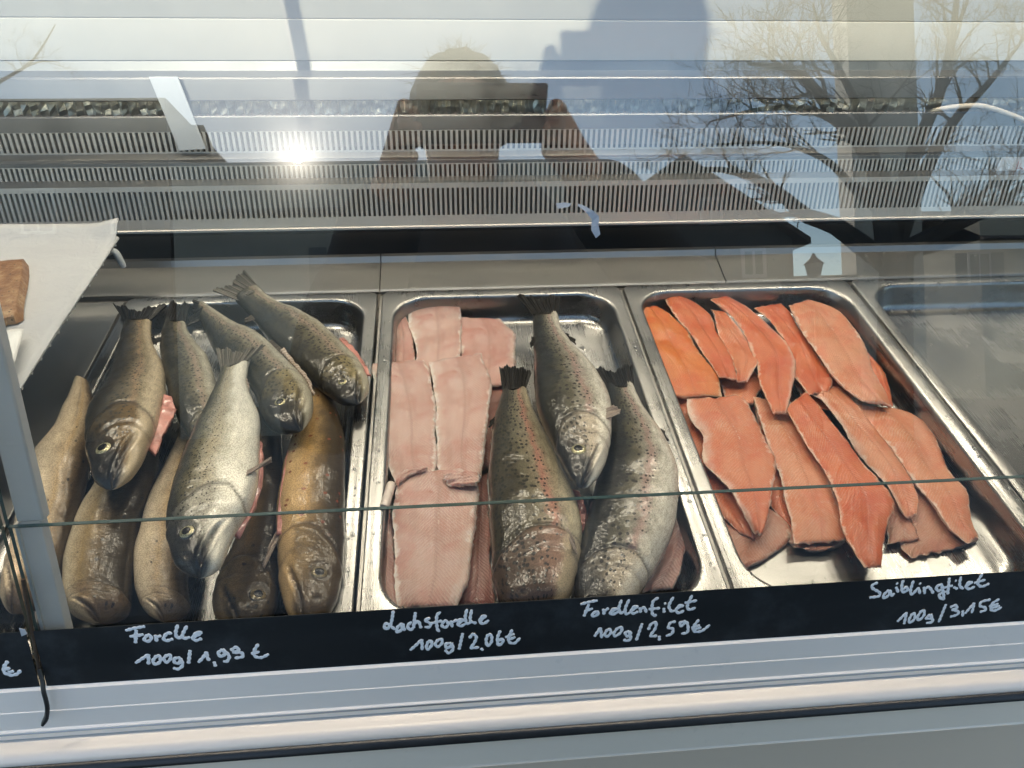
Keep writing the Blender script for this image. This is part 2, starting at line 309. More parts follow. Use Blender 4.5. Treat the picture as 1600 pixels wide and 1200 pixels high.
def flesh_mat(name, c1, c2, edge=(.66, .56, .48), dashes=.5, chev=1., sss=.25):
    t = NT(name); uv = t.uv('UVMap'); u = t.sep(uv); pat = t.sep(t.uv('pat')); tv, ev = pat[1], pat[0]
    n1 = t.noise(uv, 28, 4, .6); n2 = t.noise(uv, 210, 3, .6); fib = t.noise(t.scale(uv, (60, 900, 1)), 1., 3, .6)
    av = t.math('ABSOLUTE', u[1])
    ph = t.math('MULTIPLY', t.math('ADD', t.math('SUBTRACT', u[0], t.math('MULTIPLY', av, 1.15)), t.math('MULTIPLY', n1, .012)), 2*math.pi/.0042)
    ch = t.math('SINE', ph); chl = t.math('MULTIPLY', t.mapr(ch, .45, 1.), t.mapr(n1, .25, .65, .25, 1.))
    col = t.mix(t.mapr(n1, .3, .7), c1, c2)
    col = t.mix(t.math('MULTIPLY', chl, .48*chev), col, edge); col = t.mix(t.mapr(fib, .35, .7, 0, .22), col, tuple(q*.6 for q in c1)); col = t.mix(t.mapr(n2, .5, .75, 0, .22), col, edge)
    band = t.math('SINE', t.math('ADD', t.math('MULTIPLY', tv, 9.5), t.mapr(n1, .2, .8, -1.6, 1.6, False)))
    col = t.mix(t.mapr(band, .1, 1., 0, .20), col, tuple(q*.66 for q in c1)); bl = t.noise(uv, 13, 3, .6, .6); col = t.mix(t.mapr(bl, .40, .68, 0, .6), col, c2); bl2 = t.noise(t.scale(uv, (1, 1, 1), (.3, .7, 0)), 19, 3, .6, .5); col = t.mix(t.mapr(bl2, .50, .72, 0, .5), col, (c1[0]*.95, c1[1]*.62, c1[2]*.62))
    mid = t.mapr(t.math('ABSOLUTE', t.math('SUBTRACT', tv, .06)), .10, .0)
    col = t.mix(t.math('MULTIPLY', mid, .30), col, tuple(q*.62 for q in c1))
    da = t.math('MULTIPLY', t.mapr(t.math('ABSOLUTE', t.math('SUBTRACT', t.math('ADD', tv, t.mapr(n1, .3, .7, -.05, .05, False)), .10)), .030, .008), t.math('MULTIPLY', t.mapr(t.noise(uv, 330, 2, .5), .48, .62), t.mapr(t.noise(uv, 24, 2, .5), .45, .6)))
    col = t.mix(t.math('MULTIPLY', da, dashes), col, (.72, .60, .50))
    me_ = t.new('ShaderNodeVertexColor', layer_name='mem'); mm = t.new('ShaderNodeSeparateColor'); t.put(mm.inputs[0], me_.outputs[0])
    mk = t.mapr(t.math('ADD', mm.outputs[0], t.mapr(t.noise(uv, 60, 4, .65), .3, .7, -.30, .30, False)), .15, 1.0); col = t.mix(t.math('MULTIPLY', mk, .55), col, tuple(.35*a+.65*b for a, b in zip(c2, (.68, .60, .53))))
    eg = t.math('ADD', t.math('ABSOLUTE', tv), t.mapr(t.noise(uv, 75, 3, .6), .3, .7, -.16, .10, False))
    col = t.mix(t.mapr(eg, .84, .97, 0, .85), col, edge)
    col = t.mix(t.mapr(t.math('ADD', ev, t.mapr(n2, .3, .7, -.01, .01, False)), .975, 1., 0, .6), col, edge)
    sp = t.noise(uv, 44, 2, .5); col = t.mix(t.mapr(sp, .70, .76, 0, .35), col, (.33, .035, .025))
    hgt = t.math('ADD', t.math('MULTIPLY', ch, .35*chev), t.math('ADD', fib, t.math('MULTIPLY', n2, .6)))
    t.P(Base_Color=col, Roughness=t.mapr(n1, .3, .7, .36, .5, False), Subsurface_Weight=sss, Subsurface_Radius=(.006, .0022, .0014), Subsurface_Scale=1.,
        Specular_IOR_Level=.18, Coat_Weight=.75, Coat_IOR=1.42, Coat_Roughness=.08, Coat_Normal=t.bump(t.math('ADD', n2, t.math('MULTIPLY', ch, .10)), .32, .0025, t.bump(n1, .3, .005)), Normal=t.bump(hgt, .36, .0010, t.bump(n1, .3, .005)))
    return t.m
FL = dict(
 pink=flesh_mat('pale_pink_flesh', (.47, .265, .215), (.56, .375, .32), (.70, .61, .55), .4),
 rose=flesh_mat('rose_flesh', (.44, .215, .175), (.53, .32, .27), (.66, .54, .47), .4),
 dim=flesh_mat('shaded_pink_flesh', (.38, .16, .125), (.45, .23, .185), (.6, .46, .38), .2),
 red=flesh_mat('red_char_flesh', (.50, .090, .026), (.56, .145, .05), (.66, .42, .30), .4, .7),
 orange=flesh_mat('orange_char_flesh', (.56, .115, .016), (.60, .18, .04), (.68, .44, .28), .35, .7),
 salmon=flesh_mat('salmon_char_flesh', (.53, .165, .068), (.58, .245, .13), (.68, .50, .40), .5, .8),
 coral=flesh_mat('coral_char_flesh', (.53, .135, .05), (.58, .20, .095), (.67, .48, .38), .5, .8),
 tan=flesh_mat('tan_char_flesh', (.44, .185, .11), (.50, .25, .165), (.62, .47, .37), .25, .7),
)
M['membrane'] = plain('white_belly_membrane', (.70, .60, .52), .3, nscale=130, var=.15, bump=.4, Coat_Weight=.4, Coat_Roughness=.15)

# ================================================================ THE COUNTER
X0, X1 = -.92, 1.45
CT = empty('fish_counter', (0, 0, 0), 'long stainless steel refrigerated fish counter behind leaning glass panes', 'counter')
b = MB(); b.box((X0, -.575, -.075), (X1, .0, -.062)); b.build('counter_deck', M['steel_dark'], CT)
b = MB(); b.box((X0, -.56, -.012), (-.3425, -.004, -.0035)); b.build('cover_plate', M['steel_dark'], CT, bevel=.001)
b = MB(); b.box((-.349, -.5, -.06), (-.3445, -.01, -.013)); b.build('support_rail', M['steel_dark'], CT)
for xa in (-.0038, .3306, .6652, 1.0):                                # cross bars between the trays
    b = MB(); b.box((xa-.0016, -.545, -.060), (xa+.0016, -.003, -.006)); b.build('tray_divider', M['steel_dark'], CT)
sx = [X0, at(594.5, 425, .006)[0], at(1128, 413, .012)[0], X1]
for i in range(3):
    b = MB(); e = .0008
    b.prof([(.0015, -.006), (.0015, -.0015), (.004, .0005), (.060, .0095), (.0655, .0165), (.0720, .0172), (.0728, .0150), (.0690, .0130), (.0640, .0060), (.004, -.005)], sx[i]+e, sx[i+1]-e)
    b.build('back_ledge', M['steel_ledge'], CT, sharp=25)
b = MB(); b.prof([(.060, -.02), (.19, -.02), (.19, .16), (.186, .16), (.186, -.010), (.060, -.010)], X0, X1); b.build('air_recess', M['black'], CT)
def vent(p0, p1, s0, s1, pitch=.0101, bar=.0050, th=.0012):
    """louvred plate leaning from p0 (y,z) to p1; slots between fractions s0 and s1 of its height"""
    o = np.array([0, p0[0], p0[1]]); a = np.array([0, p1[0]-p0[0], p1[1]-p0[1]]); L = np.linalg.norm(a); a /= L; nn = np.cross(a, [1, 0, 0]); nn = nn if nn[1] > 0 else -nn
    b = MB(); xs = np.array([1., 0, 0])
    b.obox(o+xs*X0, xs*(X1-X0), a*(s0*L), nn*th)
    b.obox(o+a*(s1*L)+xs*X0, xs*(X1-X0), a*((1-s1)*L), nn*th)
    x = X0
    while x < X1-bar:
        b.obox(o+a*(s0*L)+xs*x, xs*bar, a*((s1-s0)*L), nn*th)
        b.obox(o+a*(s0*L)+xs*(x+bar-.0010)+nn*th, xs*.0010, a*((s1-s0)*L), nn*.006)      # folded-back slot edge
        x += pitch
    return b.build('vent_panel', M['steel_vent'], CT, sharp=20)
vent((.0855, .0515), (.0990, .1115), .26, .885, .0069, .0034)
vent((.1140, .1000), (.1210, .1300), .17, .965, .0067, .0033)
vent((.1400, .1385), (.1450, .1680), .12, .985, .0076, .0037)
for y_, za, zb in ((.1115, .0560, .1100), (.1320, .1050, .1340), (.1560, .1410, .1830)):
    b = MB(); b.box((X0, y_, za), (X1, y_+.001, zb)); b.build('vent_backing', M['steel_back'], CT)
b = MB()
b.prof([(.0990, .1115), (.1180, .1130), (.1180, .1118), (.0994, .1103)], X0, X1)                                   # step above the lowest louvre
b.prof([(.1212, .1302), (.1222, .1345), (.1236, .1348), (.1240, .1385), (.1252, .1390), (.1404, .1402), (.1404, .1390), (.1262, .1374), (.1225, .1300)], X0, X1)
b.prof([(.1452, .1682), (.1480, .1865), (.1495, .1880), (.1510, .1872), (.1490, .1860), (.1463, .1680)], X0, X1)
b.build('step_trim', M['steel_ledge'], CT, sharp=25)
b = MB(); b.prof([(.0850, .0490), (.0830, .0500), (.0826, .0530), (.0850, .0540), (.0856, .0515), (.0875, .0500)], X0, X1); b.build('air_lip', M['alu'], CT)
# crumpled cooling fins behind the gap
b = MB(); x = X0; k = 0; vs = []; fs = []
while x < X1:
    y = .166+(.010 if k % 2 else 0)+random.uniform(-.002, .002)
    for z in (.182, .189, .196, .207): vs.append((x+random.uniform(-.0012, .0012), y+random.uniform(-.0025, .0025), z))
    x += .0058; k += 1
for i in range(k-1):
    for j in range(3): fs.append((i*4+j, (i+1)*4+j, (i+1)*4+j+1, i*4+j+1))
b.add(vs, fs); b.build('cooling_fins', M['foil'], CT, smooth=False).modifiers.new('thick', 'SOLIDIFY').thickness = .0006
b = MB(); b.prof([(.1600, .2040), (.1590, .2055), (.1625, .2320), (.1640, .2335), (.1655, .2325), (.1618, .2045)], X0, X1); b.build('cover_strip', M['steel_ledge'], CT, sharp=25)
b = MB(); b.prof([(.164, .2342), (.1865, .2352), (.1885, .2470), (.196, .2470), (.196, .2300), (.164, .2300)], X0, X1); b.build('cover_strip', M['steel_dark'], CT, sharp=25)
# front rail
b = MB(); b.prof([(-.5850, .0440), (-.5880, .0425), (-.5892, .0395), (-.5945, .0260), (-.5952, .0255), (-.5958, .0240), (-.6000, .0110), (-.6018, .0100), (-.6026, .0060), (-.6030, .0030), (-.575, .002), (-.572, .036)], X0, X1)
b.build('front_rail', M['alu'], CT, sharp=12)
b = MB(); b.prof([(-.6012, .0098), (-.6026, .0086), (-.6026, .0078), (-.6010, .0080)], X0, X1); b.build('rail_seam', M['steel_dark'], CT)
b = MB(); pr = [(-.600, .0025), (-.6075, .0020), (-.6115, .0022)]
for i in range(9): a = math.radians(90-i*12.5); pr.append((-.6125-.0085*math.cos(a), -.0062+.0085*math.sin(a)))
pr += [(-.6215, -.012), (-.600, -.012)]
b.prof(pr, X0, X1); b.build('bumper_ledge', steel('bumper_aluminium', (.72, .67, .60), .45, 0, .2, .08, .2), CT, sharp=50)
b = MB(); pr = [(-.6218, -.0105)]
for i in range(9): a = math.radians(100-i*25); pr.append((-.6225-.0042*math.sin(math.radians(i*22.5)), -.0025-.0085*i/8))
pr += [(-.6190, -.0125), (-.6195, -.0035)]
b.prof(pr[1:], X0, X1); b.build('bumper_strip', M['rubber'], CT, sharp=60)
b = MB(); b.prof([(-.6195, -.0117), (-.6235, -.0125), (-.6330, -.0300), (-.6345, -.0310), (-.6345, -.0330), (-.6195, -.0330)], X0, X1); b.build('kick_strip', M['steel_panel'], CT, sharp=20)
b = MB(); b.box((X0, -.6335, -1.05), (X1, -.60, -.0335)); b.build('front_panel', M['steel_panel'], CT, bevel=.001)
# glass panes (6 mm), with ground green edges
def pane(x0, x1, z0, z1, off, name='glass_pane', th=.004):
    b = MB(); U = np.array([0, GT, 1.])
    o = np.array([x0, GY0+GT*z0, z0])+GN*off; b.obox(o, (x1-x0, 0, 0), U*(z1-z0), -GN*th)
    ob = b.build(name, [M['glass'], M['glass_edge']], CT, smooth=False)
    for p in ob.data.polygons: p.material_index = 0 if abs(p.normal.dot(Vector(GN))) > .9 else 1
    # one optical surface per pane: the inner face only carries the edge colour seen through it
    return ob
XP = -.2190
pane(XP+.002, X1, .028, .1655, 0.)
pane(XP+.001, X1, .1662, .95, .0005)
pane(X0, XP-.0030, .028, .1655, 0.)
pane(X0, XP-.0030, .1662, .95, .0005)
b = MB(); U = np.array([0, GT, 1.]); b.obox(np.array([XP+.0050, GY0+GT*.04, .04])-GN*.0065, (.0145, 0, 0), U*.125, -GN*.010)
b.build('pane_post', M['post'], CT, bevel=.001)
b = MB(); b.obox(np.array([XP+.0040, GY0+GT*.166, .166])-GN*.0065, (.0180, 0, 0), U*.80, -GN*.010); b.build('pane_post', M['post'], CT, bevel=.0015)
b = MB(); b.obox(np.array([XP+.0024, GY0+GT*.04, .04])-GN*.006, (.0022, 0, 0), U*.125, -GN*.012); b.build('post_edge', M['alu'], CT)
b = MB(); Pc = [atg(61, 1045, .004), atg(66, 1062, .006), atg(68, 1080, .009), atg(72, 1095, .010), atg(74, 1108, .0105), atg(72, 1122, .012), atg(66, 1134, .014)]
b.tube(catmull(Pc, 24), [.0016]*20+[.0019]*2+[.0016, .0010], 10); b.build('sealing_cord', M['rubber'], CT)
b = MB(); b.tube([atg(36, 905, .001), atg(50, 985, .001), atg(64, 1060, .001)], .0014, 8); b.build('corner_seal', plain('brown_seal', (.05, .033, .02), .6, nscale=200, var=.5), CT)

# ================================================================ PRICE STRIPS with chalk writing
def strip(x0, x1, label):
    b = MB(); z0, z1 = .0435, .0885
    b.obox(np.array([x0, GY0+GT*z0, z0])+GN*.0012, (x1-x0, 0, 0), U*(z1-z0), GN*.0005)
    return tag(b.build('price_strip', M['board'], None, smooth=False), label, 'price strip')
PS = strip(XP+.0016, X1-.01, 'long black price strip with white handwriting for trout and char along the glass')
PSL = strip(X0, XP-.0035, 'short end of a black price strip with a curled white corner, left of the cord')
def writing(parent, org, sc, strokes, width=.00128):
    b = MB()
    for S in strokes:
        P = [atg(org[0]+x/sc, org[1]+y/sc, .00175) for x, y in S]
        if len(P) == 2: P = [P[0]+(P[1]-P[0])*q for q in np.linspace(0, 1, 6)]
        L = sum(np.linalg.norm(P[i+1]-P[i]) for i in range(len(P)-1))
        P = catmull(P, max(6, int(L/.0005)))
        R = [width*(.92+.16*math.sin(i*.9+len(S))) for i in range(len(P))]; R[0] *= .72; R[-1] *= .72
        P = np.vstack([P[0]-(P[1]-P[0])*.5, P, P[-1]+(P[-1]-P[-2])*.5]); R = [width*.3]+R+[width*.3]
        b.tube(P, R, 10, flat=(GN, .14))
    return b.build('lettering', M['chalk'], parent, sharp=0)
T1 = [[(100,155),(190,132),(285,115)],[(202,150),(195,275)],[(140,212),(205,205),(270,192)],[(310,195),(280,240),(310,260),(345,235),(335,203),(310,195)],[(385,200),(400,260)],[(395,218),(440,205)],
 [(545,182),(500,182),(466,230),(490,253),(555,235)],[(600,100),(582,180),(600,225),(640,218)],[(688,110),(645,205),(660,230),(718,218)],[(745,225),(825,178),(785,175),(745,228),(775,250),(832,232)],
 [(195,468),(260,425),(320,385)],[(322,385),(320,480)],[(400,395),(362,450),(390,480),(432,450),(430,405),(400,395)],[(500,388),(467,425),(490,460),(530,430),(530,395),(500,388)],
 [(625,415),(572,425),(572,462),(610,470),(630,430),(645,490),(605,525),(558,515)],[(720,345),(705,472)],[(800,462),(845,412),(880,360)],[(880,360),(885,410),(905,445)],[(950,455),(965,500)],
 [(1030,335),(990,375),(1020,405),(1055,375),(1030,335),(1095,400),(1075,450),(1040,452)],[(1110,345),(1165,315),(1185,345),(1135,365),(1215,370),(1225,405),(1150,420)],[(1375,285),(1335,355),(1345,402),(1405,415),(1475,382)],[(1310,378),(1385,358)]]
T2 = [[(212,120),(190,240),(150,295),(125,268),(150,240),(230,300)],[(300,240),(255,275),(250,325),(290,300),(302,248),(320,310)],[(388,225),(350,265),(375,302),(418,270)],[(425,135),(405,285)],[(408,255),(450,220),(480,285)],
 [(565,190),(520,208),(570,245),(560,275),(515,275)],[(665,130),(632,165),(635,290),(655,320)],[(575,240),(680,215)],[(700,215),(680,260),(710,280),(740,250),(725,218),(700,215)],[(765,215),(780,275)],[(770,235),(825,205)],
 [(835,242),(885,208),(850,203),(835,248),(862,266),(905,245)],[(920,105),(905,180),(920,240),(960,232)],[(965,110),(955,215),(1010,240)],[(1045,218),(1100,168),(1062,178),(1045,225),(1080,242),(1130,210)],
 [(375,498),(430,450),(485,395)],[(487,395),(490,495)],[(550,410),(530,470),(545,490),(580,450),(575,408),(550,410)],[(645,395),(615,440),(640,465),(680,430),(675,393),(645,395)],
 [(770,430),(715,440),(730,478),(768,455),(772,430),(785,490),(745,525),(710,495)],[(880,335),(845,490)],[(945,382),(975,345),(1010,370),(990,430),(960,475),(1035,470)],[(1055,480),(1075,500)],
 [(1125,345),(1105,400),(1120,455),(1155,420),(1155,355),(1125,345)],[(1240,310),(1215,380),(1225,450),(1265,420),(1258,388),(1225,410)],[(1355,300),(1325,370),(1328,420),(1378,430),(1430,380)],[(1290,375),(1375,340)],[(1310,402),(1385,372)]]
T3 = [[(115,195),(200,172),(290,155)],[(200,195),(150,320)],[(155,268),(240,238)],[(280,265),(235,300),(255,320),(300,290),(280,265)],[(350,245),(360,300)],[(360,268),(405,235)],[(430,278),(490,240),(452,245),(425,285),(450,300),(510,270)],
 [(540,150),(515,230),(530,285),(570,270)],[(620,145),(580,240),(590,295),(630,280)],[(645,262),(705,218),(670,220),(640,270),(665,290),(712,270)],[(730,230),(740,280)],[(735,252),(775,228),(800,280)],
 [(925,125),(870,165),(860,285),(885,315),(900,298)],[(825,245),(940,235)],[(980,235),(985,280)],[(985,190),(1005,184)],[(1080,120),(1035,210),(1060,265),(1095,262)],[(1110,240),(1180,208),(1140,210),(1110,260),(1140,285),(1190,260)],[(1275,100),(1225,220),(1250,250),(1310,230)],[(1200,180),(1325,155)],
 [(260,530),(320,440)],[(322,440),(335,545)],[(395,455),(365,510),(390,530),(430,490),(420,458),(395,455)],[(500,440),(460,500),(475,525),(530,490),(545,438),(500,440)],[(620,475),(580,490),(600,528),(635,500),(622,478),(635,555),(590,575),(565,560)],[(755,395),(695,570)],
 [(820,460),(850,400),(900,385),(890,450),(845,522),(910,525)],[(935,525),(935,570)],[(1105,375),(1050,388),(1030,440),(1075,450),(1065,500),(1005,525)],[(1210,370),(1150,388),(1165,420),(1215,378),(1235,450),(1220,490),(1165,500)],[(1345,355),(1290,430),(1298,475),(1370,475),(1460,410)],[(1270,440),(1355,410)],[(1300,458),(1370,435)]]
T4 = [[(210,170),(160,190),(150,222),(230,275),(222,310),(125,325)],[(325,245),(270,300),(280,330),(330,290),(335,252),(360,305),(380,280)],[(400,215),(425,270)],[(405,175),(418,184)],[(475,145),(460,200),(470,265),(520,250),(510,215),(475,238)],[(580,150),(550,265),(570,290),(630,230),(650,285)],[(645,175),(658,184)],
 [(690,215),(700,285)],[(695,240),(740,215),(790,280)],[(870,185),(820,215),(840,255),(885,225),(872,188),(890,260),(895,340),(850,315),(860,285),(930,260)],[(955,120),(940,290)],[(900,222),(990,200)],[(1000,215),(1040,235)],[(1015,150),(1032,149)],[(1075,110),(1065,200),(1100,235)],[(1130,208),(1190,165),(1150,170),(1130,215),(1165,235),(1220,210)],[(1300,75),(1250,170),(1290,210),(1370,180)],[(1215,172),(1330,140)],
 [(415,575),(510,480)],[(510,480),(485,600)],[(570,490),(535,560),(550,585),(595,540),(590,492),(570,490)],[(665,460),(625,530),(640,560),(690,510),(690,462),(665,460)],[(755,500),(715,540),(770,538),(760,500),(780,575),(715,590)],[(920,395),(845,580)],[(965,425),(1020,405),(1035,430),(990,450),(1050,470),(1040,500),(965,525)],[(1095,460),(1095,520)],
 [(1120,490),(1215,380)],[(1215,380),(1190,485)],[(1385,345),(1290,370),(1275,410),(1330,430),(1330,455),(1275,475)],[(1475,340),(1400,390),(1390,450),(1430,460),(1500,425)],[(1370,415),(1465,390)],[(1395,437),(1480,410)]]
T5 = [[(85,445),(45,510),(50,570),(120,600),(190,585),(225,545)],[(25,545),(110,520)],[(90,568),(150,555)]]
s1 = 1600/260.; s2 = 1600/240.
writing(PS, (180, 960), s1, T1, .00140); writing(PS, (580, 935), s1, T2, .00130); writing(PS, (890, 915), s2, T3, .00130); writing(PS, (1340, 885), s2, T4, .00130)
writing(PSL, (0, 970), 7.06, T5, .00145)
b = MB(); Pk = [atg(30, 981, .0022), atg(39, 983, .0045), atg(43, 990, .004), atg(34, 994, .0022)]
b.add(Pk+[p+GN*.0004 for p in Pk], [(0,1,2,3),(7,6,5,4),(0,4,5,1),(1,5,6,2),(2,6,7,3),(3,7,4,0)]); b.build('curled_corner', M['paper'], PSL)

# ================================================================ TRAYS
def rring(x0, x1, y0, y1, r, z, k=8):
    out = []
    for cx_, cy_, a0 in ((x1-r, y1-r, 0), (x0+r, y1-r, 90), (x0+r, y0+r, 180), (x1-r, y0+r, 270)):
        for i in range(k+1):
            a = math.radians(a0+90*i/k); out.append((cx_+r*math.cos(a), cy_+r*math.sin(a), z))
    return out
def tray_mesh(depth=.040):
    W, D = .329, .530
    spec = [(.0012, .010, -.0085), (0, .010, -.0075), (0, .010, -.0012), (.0008, .010, -.0002), (.002, .010, 0), (.0135, .046, 0), (.0150, .046, -.0004), (.0165, .0455, -.0018), (.0176, .045, -.0042),
            (.0195, .044, -depth*.45), (.0215, .043, -depth+.012), (.0230, .042, -depth+.0075), (.0262, .040, -depth+.0034), (.0310, .037, -depth+.0010), (.0365, .034, -depth)]
    b = MB(); vs = []; fs = []; n = 36
    for ins, r, z in spec:
        # the flange is wider at the two short ends and the corners
        vs += rring(ins, W-ins, -D+ins, -ins, r, z)
    for i in range(len(spec)-1):
        for j in range(n): fs.append((i*n+j, i*n+(j+1) % n, (i+1)*n+(j+1) % n, (i+1)*n+j))
    fs.append(tuple(range((len(spec)-1)*n, len(spec)*n)))
    b.add(vs, fs); return b
TL = ['steel food tray piled with whole trout, leftmost of the trays', 'steel food tray holding pale pink fillets and three spotted trout',
      'steel food tray filled with orange char fillets', 'empty steel food tray, right of the orange fillets']
TRX = [-.3372, -.0018, .3326, .6670]
tp = tray_mesh().build('food_tray', M['steel_tray'], None, sharp=60)
md = tp.modifiers.new('thick', 'SOLIDIFY'); md.thickness = .0009; md.offset = -1
for i in range(4):
    o = tp if i == 0 else tp.copy()
    if i: COL.objects.link(o)
    o.location = (TRX[i], -.001, .0); tag(o, TL[i], 'tray', 'steel food trays in the counter')

# ================================================================ FISH
def smooth1(P, it):
    P = P.copy()
    for _ in range(it): P[1:-1] = .25*P[:-2]+.5*P[1:-1]+.25*P[2:]
    return P
def sheet(name, parent, root, tip, m, nu=26, nv=9, ragged=.08, ripple=.0012, seed=0, th=.0007):
    """fin: rays run from the root line to the tip line (lists of world points)"""
    r = random.Random(seed+len(root)*7)
    A = catmull(root, nu); B_ = catmull(tip, nu); vs = []; uv = []; N = nz(np.cross(A[-1]-A[0]+1e-6, B_[nu//2]-A[nu//2])+1e-9)
    for i in range(nu):
        k = 1-ragged*r.random()
        for j in range(nv):
            v = j/(nv-1); p = A[i]+(B_[i]-A[i])*v*(k if j == nv-1 else 1)
            p = p+N*ripple*(math.sin(i*1.35+seed)*v+1.6*math.sin(i*.45+seed*2)*v*v); vs.append(p); uv.append((i/(nu-1), v))
    fs = [(i*nv+j, (i+1)*nv+j, (i+1)*nv+j+1, i*nv+j+1) for i in range(nu-1) for j in range(nv-1)]
    b = MB(); b.add(vs, fs); o = b.build(name, m, parent, uv=uv, sharp=0); md = o.modifiers.new('thick', 'SOLIDIFY'); md.thickness = th; md.offset = 0
    return o
class Fish:
    def __init__(s, label, left, right, zs, dorsal, skin, thick=.52, Lh=.21, tail=None, tailmat='fin_dark', eye=True, iris='iris', group='trout in the left tray', roll=0., eye_at=(.44, .36), eye_r=.105, bump=1., mouth=True, gill=1.):
        NB, NH = 84, 64
        sv = np.r_[np.linspace(0, 1-Lh*1.15, NB, endpoint=False), np.linspace(1-Lh*1.15, 1, NH)]
        zf = lambda n: np.interp(np.linspace(0, 1, n), np.linspace(0, 1, len(zs)), zs)
        l = np.array([at(x, y, z) for (x, y), z in zip(left, zf(len(left)))]); r = np.array([at(x, y, z) for (x, y), z in zip(right, zf(len(right)))])
        ld = smooth1(catmull(l, 160), 14); rd = smooth1(catmull(r, 160), 14)
        ip = lambda P: np.stack([np.interp(sv, np.linspace(0, 1, 160), P[:, i]) for i in range(3)], 1)
        l = ip(ld); r = ip(rd); c = (l+r)/2; u = (r-l)/2; hw = np.linalg.norm(u, axis=1)
        L = np.r_[0, np.cumsum(np.linalg.norm(np.diff(c, axis=0), axis=1))]; s.L = L[-1]
        T = np.gradient(c, axis=0); T /= np.linalg.norm(T, axis=1)[:, None]
        uh = u/hw[:, None]; N = np.cross(uh, T); N *= np.sign(N[:, 2:3]+1e-9); N /= np.linalg.norm(N, axis=1)[:, None]
        # blunt the snout: width falls to zero as an ellipse over the last few millimetres
        d = s.L-L; nose = np.sqrt(np.clip(1-np.clip(1-d/.016, 0, 1)**2, 0, 1)); hw2 = np.maximum(hw, .010)*np.maximum(nose, .02)
        bth = thick*hw*np.maximum(nose, .02); bth = smooth1(bth, 6)
        K = 60; th = np.linspace(0, 2*math.pi, K, endpoint=False); sgn = -1. if dorsal == 'L' else 1.
        hl = s.L*Lh; vs = []; uv = []; pat = []; mask = []; s.surf = {}
        Hm = hw.max()
        for i in range(len(sv)):
            a = d[i]/hl
            for k in range(K):
                ct, st = math.cos(th[k]), math.sin(th[k]); t = sgn*ct
                n_ = math.copysign(abs(st)**.76, st); e_ = math.copysign(abs(ct)**.95, ct)
                if st < 0: n_ *= .85
                p = c[i]+uh[i]*hw2[i]*e_+N[i]*bth[i]*n_
                o_ = uh[i]*ct+N[i]*st; top = float(sst(-.05, .3, st)); dis = 0.; g = 0.; hm = 0.; dk = 0.
                jt = .05*mnoise.noise(Vector((a*3, t*3, s.L*50)))
                ae = 1.02-.34*(t+.12)**2+jt; x = (a-ae)/.055
                hm = float(1-sst(-.35, .25, x)); nosem = float(1-sst(.26, .56, a-.38*max(t, 0)+.6*max(-t-.15, 0)))
                if a < 1.6 and top > 0:
                    dis += gill*Hm*.020*math.exp(-(x+1.1)**2)-gill*Hm*.034*math.exp(-((x-.25)**2)/.25)
                    dk = max(dk, math.exp(-((x-.2)**2)/.12)*.75*gill)
                    ap = .72-.26*(t+.25)**2+jt
                    dis -= Hm*.016*math.exp(-((a-ap)/.03)**2)*float(sst(.55, .2, t)); dk = max(dk, .35*math.exp(-((a-ap)/.025)**2)*float(sst(.55, .2, t)))
                    # fine radial creases over the gill cover
                    if .3 < a < 1: dis += Hm*.004*math.sin(t*34+a*9)*float(sst(.3, .5, a)*sst(1., .8, a))
                    if mouth:
                        tm = -.06-1.05*a; mm = float(1-sst(.46, .60, a))
                        dis += -Hm*.15*math.exp(-((t-tm)/.06)**2)*mm+Hm*.07*math.exp(-((t-tm-.17)/.085)**2)*mm+Hm*.03*math.exp(-((t-tm+.16)/.1)**2)*mm
                        dk = max(dk, math.exp(-((t-tm)/.065)**2)*mm)
                    rr = math.hypot((a-eye_at[0])*hl, (t-eye_at[1])*hw[i])/(eye_r*hl*.84)
                    if eye: dis += Hm*.012*math.exp(-((rr-1.25)/.28)**2)-Hm*.05*math.exp(-(rr/.8)**2); dk = max(dk, .55*math.exp(-((rr-1.1)/.2)**2))
                    rn = math.hypot((a-.20)*hl, (t-.40)*hw[i])/(.03*hl); dis -= Hm*.03*math.exp(-rn*rn); dk = max(dk, math.exp(-rn*rn))
                if a > .95:
                    q = .08+.02*math.sin(a*2); dis -= Hm*.012*math.exp(-((t-q)/.022)**2)*top; dk = max(dk, .4*math.exp(-((t-q)/.014)**2)*top*float(sst(1.05, 1.3, a)))
                dis += bump*.0013*fbm(p, 26, 2)*float(sst(0, .4, a))
                if d[i] < .004: dis *= d[i]/.004
                p = p+o_*dis
                vs.append(p); uv.append((L[i], (th[k]/(2*math.pi))*4.9*Hm)); pat.append((sv[i], math.cos(th[k]+roll*sgn)*sgn)); mask.append((hm, dk, nosem*hm, 1))
        fs = []; n = len(sv)
        for i in range(n-1):
            for k in range(K): fs.append((i*K+k, i*K+(k+1) % K, (i+1)*K+(k+1) % K, (i+1)*K+k))
        b = MB(); b.add(vs, fs); b.add([c[0]], [], 0); b.add([c[-1]], [], 0)
        for k in range(K): b.f.append((n*K, (k+1) % K, k)); b.m.append(0); b.f.append((n*K+1, (n-1)*K+k, (n-1)*K+(k+1) % K)); b.m.append(0)
        uv += [(0, 0), (s.L, 0)]; pat += [(0, 0), (1, 0)]; mask += [(0, 0, 0, 1), (1, 0, 1, 1)]
        s.root = empty('trout' if skin not in ('char', 'beige', 'umber', 'pale') else 'char', (0, 0, 0), label, 'fish', group)
        me_o = b.build('body', FM[skin], s.root, uv=uv, sharp=0); me = me_o.data
        l2 = me.uv_layers.new(name='pat'); idx = np.zeros(len(me.loops), int); me.loops.foreach_get('vertex_index', idx); l2.data.foreach_set('uv', np.array(pat)[idx].ravel())
